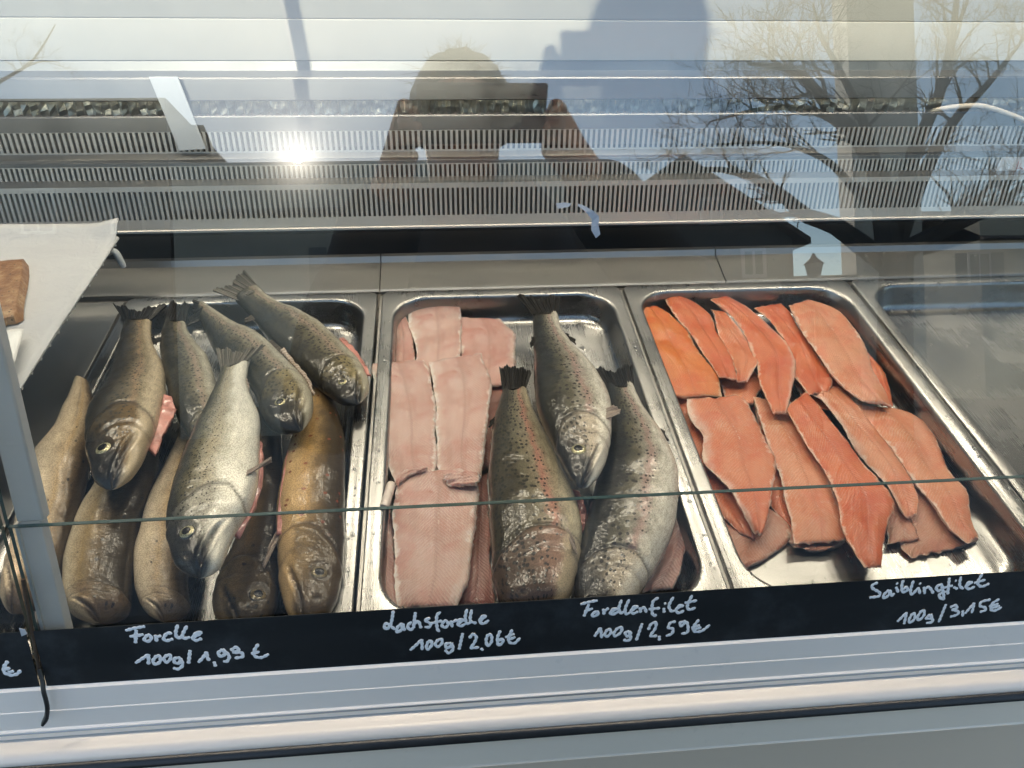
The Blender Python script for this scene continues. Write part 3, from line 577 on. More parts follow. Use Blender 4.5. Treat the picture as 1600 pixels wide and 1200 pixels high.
        ca = me.color_attributes.new('mask', 'FLOAT_COLOR', 'POINT'); ca.data.foreach_set('color', np.array(mask, float).ravel())
        s.c, s.uh, s.N, s.hw, s.b, s.d, s.sgn, s.hl, s.sv, s.Lc = c, uh, N, hw2, bth, d, sgn, hl, sv, L
        s.l, s.r, s.T = l, r, T
        if eye: s.eye(eye_at, eye_r*hl*.84, iris)
        if tail:
            t1, tn, t2, tz = tail
            P = [at(*t1, tz), at(*tn, tz+.002), at(*t2, tz)]
            i0 = 4; A = [c[i0]-u[i0]*.93+N[i0]*bth[i0]*.35, c[i0+3]+N[i0+3]*(bth[i0+3]+.0006), c[i0]+u[i0]*.93+N[i0]*bth[i0]*.35]
            q = lambda a_, b_, f: a_*(1-f)+b_*f
            tip = [P[0], q(P[0], P[1], .5)-T[0]*.004, P[1], q(P[2], P[1], .5)-T[0]*.004, P[2]]
            sheet('tail_fin', s.root, A, tip, M[tailmat], nu=60, nv=12, ragged=.02, ripple=.0011, seed=int(t1[0]), th=.0012)
    def pt(s, sf, t, lift=0.):
        """surface point at body fraction sf, dorsal coordinate t, on the upper side"""
        i = int(np.argmin(abs(s.sv-sf))); ct = t*s.sgn; st = math.sqrt(max(0, 1-ct*ct))
        return s.c[i]+s.uh[i]*s.hw[i]*ct+s.N[i]*(s.b[i]*st**.76+lift), nz(s.uh[i]*ct*s.b[i]+s.N[i]*st*s.hw[i])
    def eye(s, ea, re, iris):
        p, n = s.pt(1-ea[0]*s.hl/s.L, ea[1]); b = MB(); x = nz(np.cross(n, [.3, .9, .1])); y = np.cross(n, x); k = 28
        rings = [(0., .40), (.16, .40), (.32, .39), (.47, .37), (.50, .36), (.60, .33), (.70, .28), (.78, .22), (.84, .18), (.95, .10), (1.10, -.15)]
        vs = [p+n*(rings[0][1]-.24)*re]; fs = []; ms = []
        for q, h in rings[1:]:
            for j in range(k):
                a = 2*math.pi*j/k; vs.append(p+(x*math.cos(a)+y*math.sin(a))*q*re+n*(h-.24)*re)
        for j in range(k): fs.append((0, 1+j, 1+(j+1) % k)); ms.append(0)
        for i in range(len(rings)-2):
            for j in range(k): fs.append((1+i*k+j, 1+(i+1)*k+j, 1+(i+1)*k+(j+1) % k, 1+i*k+(j+1) % k)); ms.append(0 if i < 3 else (1 if i < 7 else 2))
        b.add(vs, fs); b.m = ms; b.build('eye', [M['pupil'], M[iris], M['socket']], s.root, sharp=0)
    def fin(s, name, sf0, sf1, t, dirpx, length, mat, seed=1, sweep=.4, lift=.0, ragged=.08, width=1.):
        """fin rooted on the body between two fractions; dirpx: pixel step its tip points along"""
        a, _ = s.pt(sf0, t); c_, n = s.pt(sf1, t); a = a-n*.002; c_ = c_-n*.002
        o = at(800, 700, .03); dv = nz(at(800+dirpx[0], 700+dirpx[1], .03)-o); dv = nz(dv+np.array([0, 0, lift]))
        rt = [a, (a+c_)/2, c_]; tp = [a+dv*length*(1-sweep), (a+c_)/2*.6+a*.2+c_*.2+dv*length*1.02, c_+dv*length]
        if width != 1.: m_ = (tp[0]+tp[2])/2; tp = [m_+(q-m_)*width for q in tp]
        return sheet(name, s.root, rt, tp, M[mat], nu=22, nv=8, ragged=ragged, seed=seed, th=.0009)
    def strip(s, name, pts_a, pts_b, z0, z1, mat, seed=3, th=.0035):
        A = [at(x, y, z0+(z1-z0)*i/max(1, len(pts_a)-1)) for i, (x, y) in enumerate(pts_a)]; B_ = [at(x, y, z0+(z1-z0)*i/max(1, len(pts_b)-1)-.002) for i, (x, y) in enumerate(pts_b)]
        return sheet(name, s.root, A, B_, M[mat], nu=26, nv=7, ragged=.12, ripple=.0009, seed=seed, th=th)

GL = 'trout and char piled in the left tray'; GM = 'spotted trout in the middle tray'
# --- lower layer of the left tray
Fish('pale beige char at the left rim, partly behind the white post', [(118,592),(98,640),(84,672),(52,715),(34,775),(18,850),(4,905),(0,955)], [(140,600),(150,640),(150,690),(138,742),(122,800),(106,860),(84,925),(40,965)], [.000, .006, .004, .002], 'R', 'pale', .62, group=GL, eye=False, gill=.6, roll=0.3)
Fish('brown char lying below the dark brown headed trout', [(200,640),(172,705),(147,765),(124,806),(107,850),(99,900),(101,940),(122,972)], [(248,640),(250,700),(240,770),(222,815),(212,860),(206,920),(203,955),(190,975)], [-.004, -.002, .002, .004], 'R', 'beige', .64, Lh=.115, group=GL, eye=False, gill=.55, roll=-0.3)
Fish('slim beige char half hidden under the silver trout', [(292,640),(280,680),(252,740),(231,785),(217,835),(210,880),(213,928),(232,968)], [(318,640),(318,690),(312,760),(305,820),(298,870),(292,915),(297,950),(282,975)], [-.006, -.004, .0, .002], 'R', 'pale', .64, Lh=.10, group=GL, eye=False, gill=.55, roll=0)
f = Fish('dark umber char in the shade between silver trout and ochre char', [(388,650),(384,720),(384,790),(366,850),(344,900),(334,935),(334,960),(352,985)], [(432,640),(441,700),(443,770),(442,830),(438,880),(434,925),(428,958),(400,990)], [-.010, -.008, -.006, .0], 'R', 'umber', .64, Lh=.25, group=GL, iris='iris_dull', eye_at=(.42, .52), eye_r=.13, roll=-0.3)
f = Fish('ochre char with small red spots along the right rim of the left tray', [(482,606),(472,650),(455,690),(445,720),(439,756),(433,800),(431,830),(434,875),(437,920),(452,975)], [(515,606),(528,645),(537,680),(540,710),(540,750),(539,800),(537,853),(534,900),(526,940),(497,980)], [.002, .002, .004, .006], 'R', 'char', .62, Lh=.30, group=GL, iris='iris_dull', eye_at=(.47, .38), eye_r=.10, roll=-0.15)
f.strip('belly_flap', [(449,705),(440,752),(434,800),(432,835)], [(456,705),(450,752),(446,800),(444,835)], .012, .018, 'flap', th=.004)
f.fin('pectoral_fin', .66, .71, -.86, (-3, 14), .045, 'fin_pale', seed=5, width=.6)
# --- upper layer
f = Fish('olive spotted trout behind the silver one, its head hidden', [(258,500),(251,535),(252,565),(257,590),(264,622),(276,650),(292,678),(312,705),(330,722)], [(291,503),(297,525),(312,542),(325,560),(333,580),(339,605),(342,640),(345,680),(342,712)], [.000, .022, .030, .028], 'L', 'olive', .54, tail=((266,470),(280,478),(296,473),.006), group=GL, eye=False, roll=-0.38)
f.fin('adipose_fin', .16, .20, .92, (-8, 8), .016, 'fin_dark', seed=8)
f = Fish('brown headed spotted trout with an open pink belly, leftmost of the top layer', [(196,500),(187,530),(178,572),(164,608),(143,637),(134,664),(135,700),(140,726),(146,750),(160,768)], [(238,500),(237,530),(247,555),(257,578),(259,608),(254,640),(243,670),(231,698),(214,734),(190,764)], [.002, .03, .046, .046], 'L', 'brown', .54, Lh=.30, tail=((177,476),(212,486),(262,476),.010), group=GL, eye_at=(.45, .36), eye_r=.10, roll=-0.3)
f.strip('belly_flap', [(256,618),(250,648),(240,675),(230,700)], [(269,622),(275,645),(256,682),(244,712)], .044, .040, 'flap', seed=4, th=.004)
f.fin('pectoral_fin', .675, .70, -.80, (10, 22), .030, 'flap', seed=6, width=.8)
f.fin('adipose_fin', .15, .19, -.95, (12, 8), .018, 'fin_dark', seed=9)
f = Fish('grey spotted trout at the back with its tail over the tray rim', [(368,470),(382,483),(396,500),(411,518),(430,541),(450,561),(470,583),(494,604),(515,618),(530,629),(548,637)], [(404,450),(418,463),(441,477),(473,491),(500,508),(525,529),(546,549),(563,567),(573,586),(577,605),(572,625)], [.014, .014, .020, .022], 'L', 'olive', .53, Lh=.25, tail=((333,455),(360,447),(382,423),.018), tailmat='fin_grey', group=GL, eye_at=(.47, .30), eye_r=.095, roll=-0.38)
f.strip('belly_flap', [(530,530),(546,548),(562,566),(573,586)], [(537,527),(556,549),(572,572),(579,588)], .020, .022, 'flap', seed=5, th=.003)
f.fin('adipose_fin', .17, .21, .95, (-8, 6), .015, 'fin_brown', seed=10)
f.fin('dorsal_fin', .40, .52, .97, (-8, 14), .020, 'fin_brown', seed=11)
f = Fish('spotted trout with gaping jaw between the silver and the grey trout', [(314,500),(324,528),(340,556),(362,580),(384,600),(398,622),(407,642),(412,658),(428,672),(448,678),(460,680)], [(320,474),(337,486),(360,502),(385,513),(411,528),(434,548),(456,572),(475,593),(487,615),(489,640),(481,668)], [.006, .030, .040, .040], 'L', 'olive', .54, Lh=.28, tail=((293,510),(302,490),(303,469),.010), group=GL, eye_at=(.48, .26), eye_r=.10, roll=-0.38)
f.strip('belly_flap', [(438,548),(458,570),(477,592),(488,614)], [(444,546),(466,572),(484,596),(491,618)], .040, .040, 'fin_pale', seed=7, th=.003)
f = Fish('pale silver trout lying topmost across the pile in the left tray', [(347,577),(340,598),(325,632),(309,663),(292,700),(277,740),(266,780),(261,815),(263,848),(270,876),(287,903)], [(391,560),(386,586),(387,608),(398,633),(405,655),(407,690),(404,730),(399,766),(386,800),(366,835),(350,876),(337,905)], [.050, .060, .066, .062], 'L', 'silver', .53, Lh=.275, tail=((337,545),(372,551),(416,540),.058), tailmat='fin_grey', group=GL, eye_at=(.50, .34), eye_r=.105, roll=0.08)
f.strip('belly_flap', [(404,690),(405,730),(400,765),(385,800),(366,835)], [(409,695),(410,732),(406,770),(393,806),(374,840)], .060, .058, 'flap', seed=3, th=.004)
f.fin('pectoral_fin', .675, .70, -.70, (40, -28), .034, 'fin_pale', seed=12, width=.5, sweep=.1)
f.fin('adipose_fin', .12, .16, -.97, (10, 10), .014, 'fin_pale', seed=14)
# --- middle tray
f = Fish('broad spotted trout with a red stripe beside the pink fillets', [(786,606),(779,632),(771,664),(766,710),(764,757),(764,817),(768,863),(771,905),(780,940),(806,968)], [(820,602),(828,626),(840,654),(858,692),(884,746),(902,790),(909,832),(906,870),(898,912),(880,955)], [.0, .008, .012, .012], 'L', 'pink', .54, Lh=.245, tail=((780,576),(804,574),(830,582),.006), group=GM, eye=False, gill=1.3, mouth=False, roll=-0.32)
f.fin('pectoral_fin', .715, .76, -.60, (6, 12), .030, 'fin_pale', seed=15)
f.strip('belly_flap', [(892,765),(904,800),(908,830)], [(905,770),(916,800),(912,832)], .004, .006, 'flap', seed=6, th=.004)
f.fin('adipose_fin', .17, .21, .97, (-8, 8), .014, 'fin_dark', seed=16)
f = Fish('broad silvery spotted trout at the right rim of the middle tray', [(945,598),(946,620),(950,655),(945,705),(933,752),(920,795),(910,840),(903,880),(897,925),(905,965)], [(990,602),(996,622),(1016,655),(1036,683),(1053,720),(1060,750),(1058,795),(1048,842),(1030,880),(1008,915),(960,975)], [.0, .010, .012, .012], 'L', 'grey', .54, Lh=.20, tail=((929,575),(958,582),(988,569),.006), group=GM, eye=False, gill=1.3, mouth=False, roll=-0.22)
f.fin('anal_fin', .20, .27, -.93, (9, 12), .020, 'fin_dark', seed=17)
f.fin('pelvic_fin', .46, .50, -.96, (-2, 12), .026, 'fin_pale', seed=18, width=.5)
f = Fish('dark backed trout laid over two others with its white jaw forward', [(832,491),(832,515),(834,560),(835,607),(843,650),(861,688),(876,720),(889,745),(902,763)], [(872,490),(876,515),(896,543),(919,567),(938,594),(951,618),(956,646),(956,672),(950,708),(938,742),(918,764)], [.010, .030, .040, .040], 'L', 'grey', .54, Lh=.265, tail=((807,461),(842,467),(877,463),.016), group=GM, eye_at=(.50, .22), eye_r=.115, roll=-0.25)
f.fin('pectoral_fin', .70, .745, -.72, (16, -6), .022, 'fin_pale', seed=19, ragged=.02)
f.fin('adipose_fin', .16, .20, -.95, (14, 10), .020, 'fin_dark', seed=20)
f.fin('dorsal_fin', .20, .26, .96, (-10, 8), .010, 'fin_dark', seed=21)

# ================================================================ FILLETS
class _: pass
def fillet(label, left, right, z0, z1, mat, th=.009, group='', skew=0., wav=1.5, lift=0., seed=None, mem=None):
    sd = seed if seed is not None else int(left[0][0]*3+left[0][1]); NU, NV = 70, 26
    zf = lambda n: np.linspace(z0, z1, n)
    l = np.array([at(x, y, z) for (x, y), z in zip(left, zf(len(left)))]); r = np.array([at(x, y, z) for (x, y), z in zip(right, zf(len(right)))])
    l = smooth1(catmull(l, NU), 1); r = smooth1(catmull(r, NU), 1)
    top = []; bot = []; uv = []; pat = []; mem_ = []; Lc = 0; pc = None
    for i in range(NU):
        s_ = i/(NU-1); cc = (l[i]+r[i])/2; Lc += 0 if pc is None else np.linalg.norm(cc-pc); pc = cc; w_ = np.linalg.norm(r[i]-l[i])
        e = (1-abs(2*s_-1)**9)**.5*.88+.12
        for j in range(NV):
            t = -1+2*j/(NV-1); p = l[i]+(r[i]-l[i])*(t*.5+.5)
            # ragged outline
            jit = .0012*mnoise.noise(Vector((s_*26, sd, 2 if t > 0 else 7)))+.0011*mnoise.noise(Vector((s_*70, sd, 1)))
            p = p+nz(r[i]-l[i])*jit*t*abs(t)**3
            p = p+nz(r[i]-l[i])*.0036*mnoise.noise(Vector((s_*5, sd*1.7, 3 if t > 0 else 8)))*t*abs(t)**2*min(1, 6*min(s_, 1-s_)+.3)
            if i in (0, NU-1): p = p+nz(l[1]-l[0] if i == 0 else l[-1]-l[-2])*.0032*mnoise.noise(Vector((t*4, sd, 4)))
            prof = (1-abs(t-.12*(1 if abs(t) < .99 else 0))**2.6); prof = max(prof, 0)**.55*(1 if abs(t) < .999 else 0)
            th_ = th*.60; h = th_*(.14+.86*prof)*e
            h -= .0011*math.exp(-((t-.06)/.07)**2)*e
            h += wav*.0013*fbm((p[0]*1., p[1]*1., sd), 30, 2)+wav*.0004*mnoise.noise(Vector((p[0]*190, p[1]*190, sd)))
            zl = lift*abs(t)**2.5*math.sin(s_*9+sd)*.004+wav*.0012*mnoise.noise(Vector((s_*5, t*1.5, sd+9)))
            top.append(p+np.array([0, 0, h*.55+zl])); bot.append(p+np.array([0, 0, -h*.45-.0006+zl])); uv.append((Lc, t*w_/2)); pat.append((abs(2*s_-1), t)); mv = 0. if mem is None else float(sst(.50, 1.05, t*(1 if mem == 'R' else -1)+.3*mnoise.noise(Vector((s_*6, sd, 5))))); mem_.append((mv, 0, 0, 1))
    n = NU*NV; fs = []
    for i in range(NU-1):
        for j in range(NV-1):
            a = i*NV+j; fs.append((a, a+NV, a+NV+1, a+1)); fs.append((n+a, n+a+1, n+a+NV+1, n+a+NV))
    for i in range(NU-1):
        for j in (0, NV-1): a = i*NV+j; fs.append((a, a+NV, n+a+NV, n+a))
    for j in range(NV-1):
        for i in (0, NU-1): a = i*NV+j; fs.append((a, a+1, n+a+1, n+a))
    b = MB(); b.add(top+bot, fs); o = b.build('fish_fillet', FL[mat], None, uv=uv+uv, sharp=70)
    me = o.data; l2 = me.uv_layers.new(name='pat'); idx = np.zeros(len(me.loops), int); me.loops.foreach_get('vertex_index', idx); l2.data.foreach_set('uv', np.array(pat+pat)[idx].ravel())
    ca = me.color_attributes.new('mem', 'FLOAT_COLOR', 'POINT'); ca.data.foreach_set('color', np.array(mem_+mem_, float).ravel())
    return tag(o, label, 'fish fillet', group)
GF = 'pale pink fillets in the middle tray'; GO = 'orange char fillets in the right tray'
F_ = lambda *a, **k: fillet(*a, group=GF, **k)
F_('narrow pink fillet edge curling up the left wall of the middle tray', [(612,486),(611,525),(611,580)], [(624,482),(645,518),(648,578)], -.020, -.026, 'rose', .010)
F_('short pink fillet end at the very back of the middle tray', [(635,480),(640,505),(647,530),(646,590)], [(720,468),(721,500),(720,535),(714,590)], -.018, -.020, 'pink', .011, mem='L')
F_('broad pink fillet at the back, left of the topmost dark trout', [(716,495),(718,530),(720,565),(722,610)], [(782,499),(803,520),(806,545),(800,600)], -.022, -.022, 'rose', .010, mem='R')
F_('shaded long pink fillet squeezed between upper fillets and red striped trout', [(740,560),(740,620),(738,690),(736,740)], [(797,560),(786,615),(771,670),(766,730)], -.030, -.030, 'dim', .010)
F_('pale wide fillet spilling over the left rim of the middle tray', [(575,569),(583,596),(592,624),(600,667),(601,714),(617,752)], [(662,562),(675,600),(681,653),(682,700),(677,748)], -.006, -.010, 'pink', .012, mem='L')
F_('pink fillet with a red bruise in the middle of the tray', [(671,566),(680,616),(683,681),(682,720),(694,748)], [(752,551),(766,593),(765,639),(757,691),(753,745)], -.008, -.012, 'pink', .012, mem='L')
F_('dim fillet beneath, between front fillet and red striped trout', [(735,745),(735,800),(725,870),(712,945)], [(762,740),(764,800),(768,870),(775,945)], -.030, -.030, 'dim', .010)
F_('thin fillet on its edge along the front left wall of the middle tray', [(590,775),(585,830),(581,887),(580,955)], [(611,775),(614,830),(617,880),(626,955)], -.022, -.022, 'rose', .011)
F_('large front fillet with dotted bone line in the middle tray', [(628,740),(617,770),(612,810),(617,865),(621,950)], [(722,733),(747,755),(746,800),(741,842),(734,900),(714,950)], -.010, -.012, 'pink', .014, mem='R')
o = F_('crumpled pale skin flap folded over the front pink fillet', [(694,741),(697,752),(704,760)], [(748,737),(749,748),(744,758)], .000, -.001, 'pink', .007, wav=2.)
o = F_('pale fold of skin at the top of the front fillet', [(616,752),(622,742),(640,734),(664,729)], [(622,760),(630,749),(646,741),(668,733)], -.004, -.002, 'pink', .006, wav=1.5)
F_('pink fillet edge sticking out under the broad silvery trout', [(1040,765),(1048,815),(1036,865),(1004,925)], [(1060,765),(1075,812),(1073,862),(1052,920)], -.022, -.020, 'rose', .010)
b = MB(); Pr = [at(612, 755, .004), at(608, 768, .003), at(604, 781, .002), at(600, 792, .001)]
b.tube(catmull(Pr, 14), [.0036]+[.0047]*12+[.0042], 18); tag(b.build('skin_roll', M['membrane'], None, sharp=50), 'small white roll of skin standing by the left rim of the middle tray', 'fish skin')
F_ = lambda *a, **k: fillet(*a, group=GO, **k)
# bottom layer
F_('broad tan fillet sticking out lowest at the front left corner', [(1100,775),(1112,805),(1124,845),(1142,884)], [(1195,790),(1236,826),(1232,848),(1168,888)], -.036, -.036, 'tan', .009)
F_('long coral fillet flat along the left wall of the right tray', [(1036,610),(1063,679),(1092,749),(1121,800),(1156,833)], [(1100,610),(1120,680),(1140,745),(1162,800),(1177,841)], -.030, -.030, 'coral', .009)
F_('dark coral fillet in the gap right of the pale edged fillet', [(1180,640),(1200,720),(1205,790),(1236,825)], [(1230,640),(1240,720),(1240,790),(1242,835)], -.036, -.036, 'coral', .008)
F_('curled fillet end peeping out under the second front fillet', [(1228,820),(1234,845),(1258,862)], [(1318,820),(1318,845),(1290,862)], -.037, -.034, 'tan', .010, lift=1.)
F_('wide dull fillet lowest at the front right', [(1382,690),(1402,750),(1412,810),(1405,853),(1424,872)], [(1440,690),(1475,750),(1500,800),(1528,840),(1500,856)], -.037, -.036, 'tan', .009)
F_('small tan fillet tip between two front fillets', [(1360,770),(1385,810),(1386,850)], [(1400,780),(1425,815),(1437,843)], -.035, -.032, 'tan', .009)
F_('coral fillet standing on its edge against the right wall', [(1296,480),(1318,520),(1345,570),(1378,634)], [(1322,498),(1349,545),(1383,583),(1396,636)], -.022, -.020, 'red', .010)
F_('coral fillet under the second row, behind the pale edged one', [(1120,588),(1128,610),(1140,632)], [(1178,578),(1192,600),(1176,632)], -.030, -.028, 'coral', .009)
F_('shaded red fillet at the centre beneath the second row', [(1225,560),(1240,600),(1258,640)], [(1300,560),(1325,600),(1340,640)], -.034, -.034, 'red', .008)
# middle layer
F_('narrow red fillet, fourth in the back row', [(1178,480),(1206,506),(1232,545),(1240,590),(1264,617)], [(1220,475),(1249,513),(1276,556),(1302,596),(1292,613)], -.020, -.020, 'red', .010)
F_('second front fillet, pale coral with a blunt end', [(1176,620),(1193,669),(1212,725),(1222,763),(1235,809),(1241,850)], [(1226,628),(1255,679),(1283,725),(1306,777),(1323,826),(1319,846)], -.026, -.026, 'salmon', .011)
F_('coral fillet with a white top edge, right of the deep red fillet', [(1262,612),(1284,626),(1315,669),(1352,716),(1382,755),(1401,793),(1414,811)], [(1310,603),(1334,633),(1367,669),(1400,707),(1418,744),(1432,781),(1430,806)], -.022, -.026, 'salmon', .010, lift=1., mem='L')
F_('long pale coral fillet farthest right in the front row', [(1332,632),(1360,664),(1388,694),(1425,749),(1455,788),(1487,828),(1513,850)], [(1408,640),(1432,652),(1457,679),(1484,737),(1512,769),(1516,809),(1528,840)], -.024, -.024, 'salmon', .011)
F_('pale pink flap of a fillet between the second and the third back fillet', [(1110,484),(1122,520),(1140,556),(1150,597)], [(1132,488),(1160,522),(1187,553),(1168,597)], -.017, -.015, 'coral', .009, lift=1., mem='R')
# top layer
F_('bright orange fillet at the back left corner of the right tray', [(1003,482),(1003,525),(1020,567),(1030,599),(1042,621)], [(1024,477),(1066,509),(1095,553),(1118,585),(1128,619)], -.014, -.018, 'orange', .012, mem='L')
F_('slim red fillet, second in the back row', [(1037,459),(1049,485),(1081,525),(1109,567),(1124,589)], [(1062,461),(1104,487),(1122,520),(1141,553),(1152,594)], -.012, -.012, 'red', .011)
F_('broad red fillet, third in the back row, with a white tip', [(1110,467),(1145,496),(1165,525),(1180,557),(1188,600),(1208,646)], [(1137,462),(1170,484),(1203,513),(1232,540),(1243,570),(1228,646)], -.012, -.012, 'red', .012, mem='R')
F_('large smooth coral fillet at the back right', [(1232,478),(1259,527),(1287,567),(1315,602),(1348,627)], [(1262,469),(1306,484),(1334,513),(1356,553),(1376,600),(1394,634)], -.010, -.010, 'salmon', .013)
F_('orange fillet with a ragged white left edge, first in the front row', [(1072,625),(1081,655),(1098,679),(1101,725),(1119,746),(1142,767),(1161,800),(1180,831)], [(1150,619),(1167,630),(1186,662),(1207,707),(1211,739),(1206,767),(1199,809),(1190,836)], -.014, -.016, 'coral', .012, lift=.6, mem='L')
F_('deep red fillet reaching farthest forward to the black strip', [(1228,637),(1254,683),(1287,735),(1310,791),(1324,847),(1350,886)], [(1260,612),(1305,667),(1343,716),(1371,749),(1396,788),(1386,830),(1378,887)], -.012, -.016, 'red', .012)

def drops():
    b = MB(); r = random.Random(4); m = 0
    spots = [((.03, .30), (-.19, -.04), -.0400), ((.38, .63), (-.50, -.40), -.0400), ((.70, 1.0), (-.45, -.06), -.0400), ((.003, .012), (-.5, -.03), .0), ((.318, .325), (-.5, -.03), .0), ((.652, .660), (-.5, -.03), .0), ((-.019, -.010), (-.5, -.05), .0), ((.0, .9), (.008, .05), None)]
    for (xa, xb), (ya, yb), z in spots:
        for _ in range(26):
            x, y = r.uniform(xa, xb), r.uniform(ya, yb); R0 = r.choice((.0008, .0011, .0015, .0022)); zz = .0008+(y-.004)*.16 if z is None else z
            k = 10; st = r.uniform(1., 1.6); vs = []
            for q, h in ((1., 0.), (.85, .22), (.5, .40)):
                for j in range(k): a = 2*math.pi*j/k; vs.append((x+R0*q*math.cos(a), y+R0*q*st*math.sin(a)*(1+.2*math.sin(3*a+m)), zz+.0003+R0*h))
            vs.append((x, y, zz+.0003+R0*.45)); fs = [(i*k+j, i*k+(j+1) % k, (i+1)*k+(j+1) % k, (i+1)*k+j) for i in range(2) for j in range(k)]+[(2*k+j, 2*k+(j+1) % k, 3*k) for j in range(k)]
            b.add(vs, fs); m += 1
    t = NT('water'); t.P(Base_Color=(.9, .93, .95), Roughness=.02, IOR=1.33, Transmission_Weight=.9, Alpha=.75)
    tag(b.build('water_droplets', t.m, None, sharp=0), 'fine water droplets scattered over the trays and the steel ledge', 'water', kind='stuff')
drops()
# ================================================================ STALL SHELL, LAMPS
b = MB(); b.box((-2.2, .1890, .2475), (2.8, .215, .2995)); tag(b.build('back_panel', M['white'], None, bevel=.0008), 'smooth white band rising just above the vents of the counter', 'panel')
b = MB(); b.box((-2.2, .1895, .3003), (2.8, .215, .336)); tag(b.build('back_panel', plain('beige_panel', (.37, .355, .31), .45, nscale=14, var=.04, bump=.03), None, bevel=.0008), 'beige upper back panel along the top edge of the picture', 'panel')
cn = empty('stall_canopy', (0, 0, 0), 'white canopy roof and closed ends of the stall over the counter', 'canopy')
b = MB(); b.box((-2.2, -.48, 1.652), (2.8, 2.1, 1.70)); b.build('roof_panel', plain('grey_ceiling', (.22, .215, .205), .6, nscale=8, var=.05), cn)
b = MB(); b.box((-2.2, 2.0, -1.05), (2.8, 2.1, 1.6515)); b.build('rear_wall', plain('stall_rear_wall', (.26, .25, .235), .6, nscale=8, var=.05), cn)
b = MB(); b.box((-2.24, -.62, -1.05), (-2.202, 2.1, 1.651)); b.build('end_wall', plain('stall_end_wall', (.26, .25, .235), .6, nscale=8, var=.05), cn)
b = MB(); b.box((2.802, -.62, -1.05), (2.84, 2.1, 1.651)); b.build('end_wall', plain('stall_end_wall', (.26, .25, .235), .6, nscale=8, var=.05), cn)
lm = plain('lamp_lens', (.9, .85, .7), .3)
def lamp_lens():
    t = NT('lit_lamp_lens'); e = t.new('ShaderNodeEmission'); e.inputs[0].default_value = (1, .86, .68, 1); e.inputs[1].default_value = LAMP_E; t.put(t.out.inputs[0], e.outputs[0]); return t.m
LAMP_E = 17.
M['lens'] = lamp_lens()
def make_lamp():
    r = empty('ceiling_or_fill_lamp', (0, 0, 0), 'rectangular lit lamp panel under the grey canopy ceiling, front row added as fill', 'lamp', 'lamp panels under the canopy')
    b = MB(); b.box((-.15, -.10, -.012), (.15, .10, -.008)); b.build('lens', M['lens'], r, smooth=False)
    b = MB()
    for x0_, y0_, x1_, y1_ in ((-.17, -.12, -.15, .12), (.15, -.12, .17, .12), (-.15, -.12, .15, -.10), (-.15, .10, .15, .12)): b.box((x0_, y0_, -.016), (x1_, y1_, 0))
    b.build('housing', M['alu'], r, smooth=False); return r
L0 = make_lamp()
for i, x in enumerate((.05, -1.15, -.55, .65, 1.25, 1.85, -.75, -.1, .55, 1.2)):
    o = L0 if i == 0 else L0.copy()
    if i:
        COL.objects.link(o)
        for ch in list(L0.children):
            d = ch.copy(); COL.objects.link(d); d.parent = o
    o.location = (x, .98 if i < 6 else -.05, 1.6515)  # front row is added fill, to brighten the vents and back ledge

# ================================================================ LEFT: RACK WITH PAPER AND SMOKED FISH
ZR = .085
rk = empty('wire_rack', (0, 0, 0), 'white coated wire rack under the sheet of paper at the left', 'rack')
e0 = at(183, 372, ZR-.006); e1 = at(6, 640, ZR-.006)
b = MB(); b.tube([e0, e1], .0026, 10); b.tube([e0+np.array([-.012, 0, -.004]), e1+np.array([-.012, 0, -.004])], .0022, 8)
for i in range(14):
    q = e0+(e1-e0)*(i+.4)/14; b.tube([q+np.array([-.0, 0, -.005]), q+np.array([-.5, 0, -.005])], .0018, 8)
b.build('wire_grid', M['wire'], rk)
for (ax, ay, bx, by, cx_, cy_) in ((170, 393, 180, 394, 193, 417), (44, 548, 52, 546, 59, 547), (14, 650, 22, 652, 34, 674)):
    b = MB(); b.tube(catmull([at(ax-8, ay+2, ZR-.010), at(ax, ay, ZR-.009), at(bx, by, ZR-.008), at(cx_, cy_, ZR-.030)], 14), [.0042]*13+[.0034], 12); b.build('rack_foot', M['wire'], rk)
def grid_sheet(name, corner, nu, nv, fn, mat, label, cat, th=.0004):
    (a, b_, c_, d) = [np.array(q) for q in corner]; vs = []
    for i in range(nu):
        for j in range(nv):
            u, v = i/(nu-1), j/(nv-1); p = (a*(1-u)+b_*u)*(1-v)+(d*(1-u)+c_*u)*v; vs.append(p+fn(u, v))
    m = MB(); m.add(vs, [(i*nv+j, (i+1)*nv+j, (i+1)*nv+j+1, i*nv+j+1) for i in range(nu-1) for j in range(nv-1)])
    o = m.build(name, mat, None, sharp=0); o.modifiers.new('thick', 'SOLIDIFY').thickness = th; return tag(o, label, cat)
pa, pb = at(192, 360, ZR+.004), at(2, 655, ZR)
grid_sheet('paper_sheet', (pa+np.array([-.62, .01, .0]), pa, pb, pb+np.array([-.5, 0, 0])), 50, 40,
  lambda u, v: np.array([0, 0, .010*math.exp(-(v/.05)**2)+.006*math.sin(u*17+v*5)*v*(1-v)*1.2+.004*math.sin(v*21+u*3)*(1-u)+.008*math.exp(-((1-u)/.03)**2)*math.exp(-(v/.06)**2)]), M['paper'],
  'large sheet of white paper lying over the rack at the left edge', 'paper')
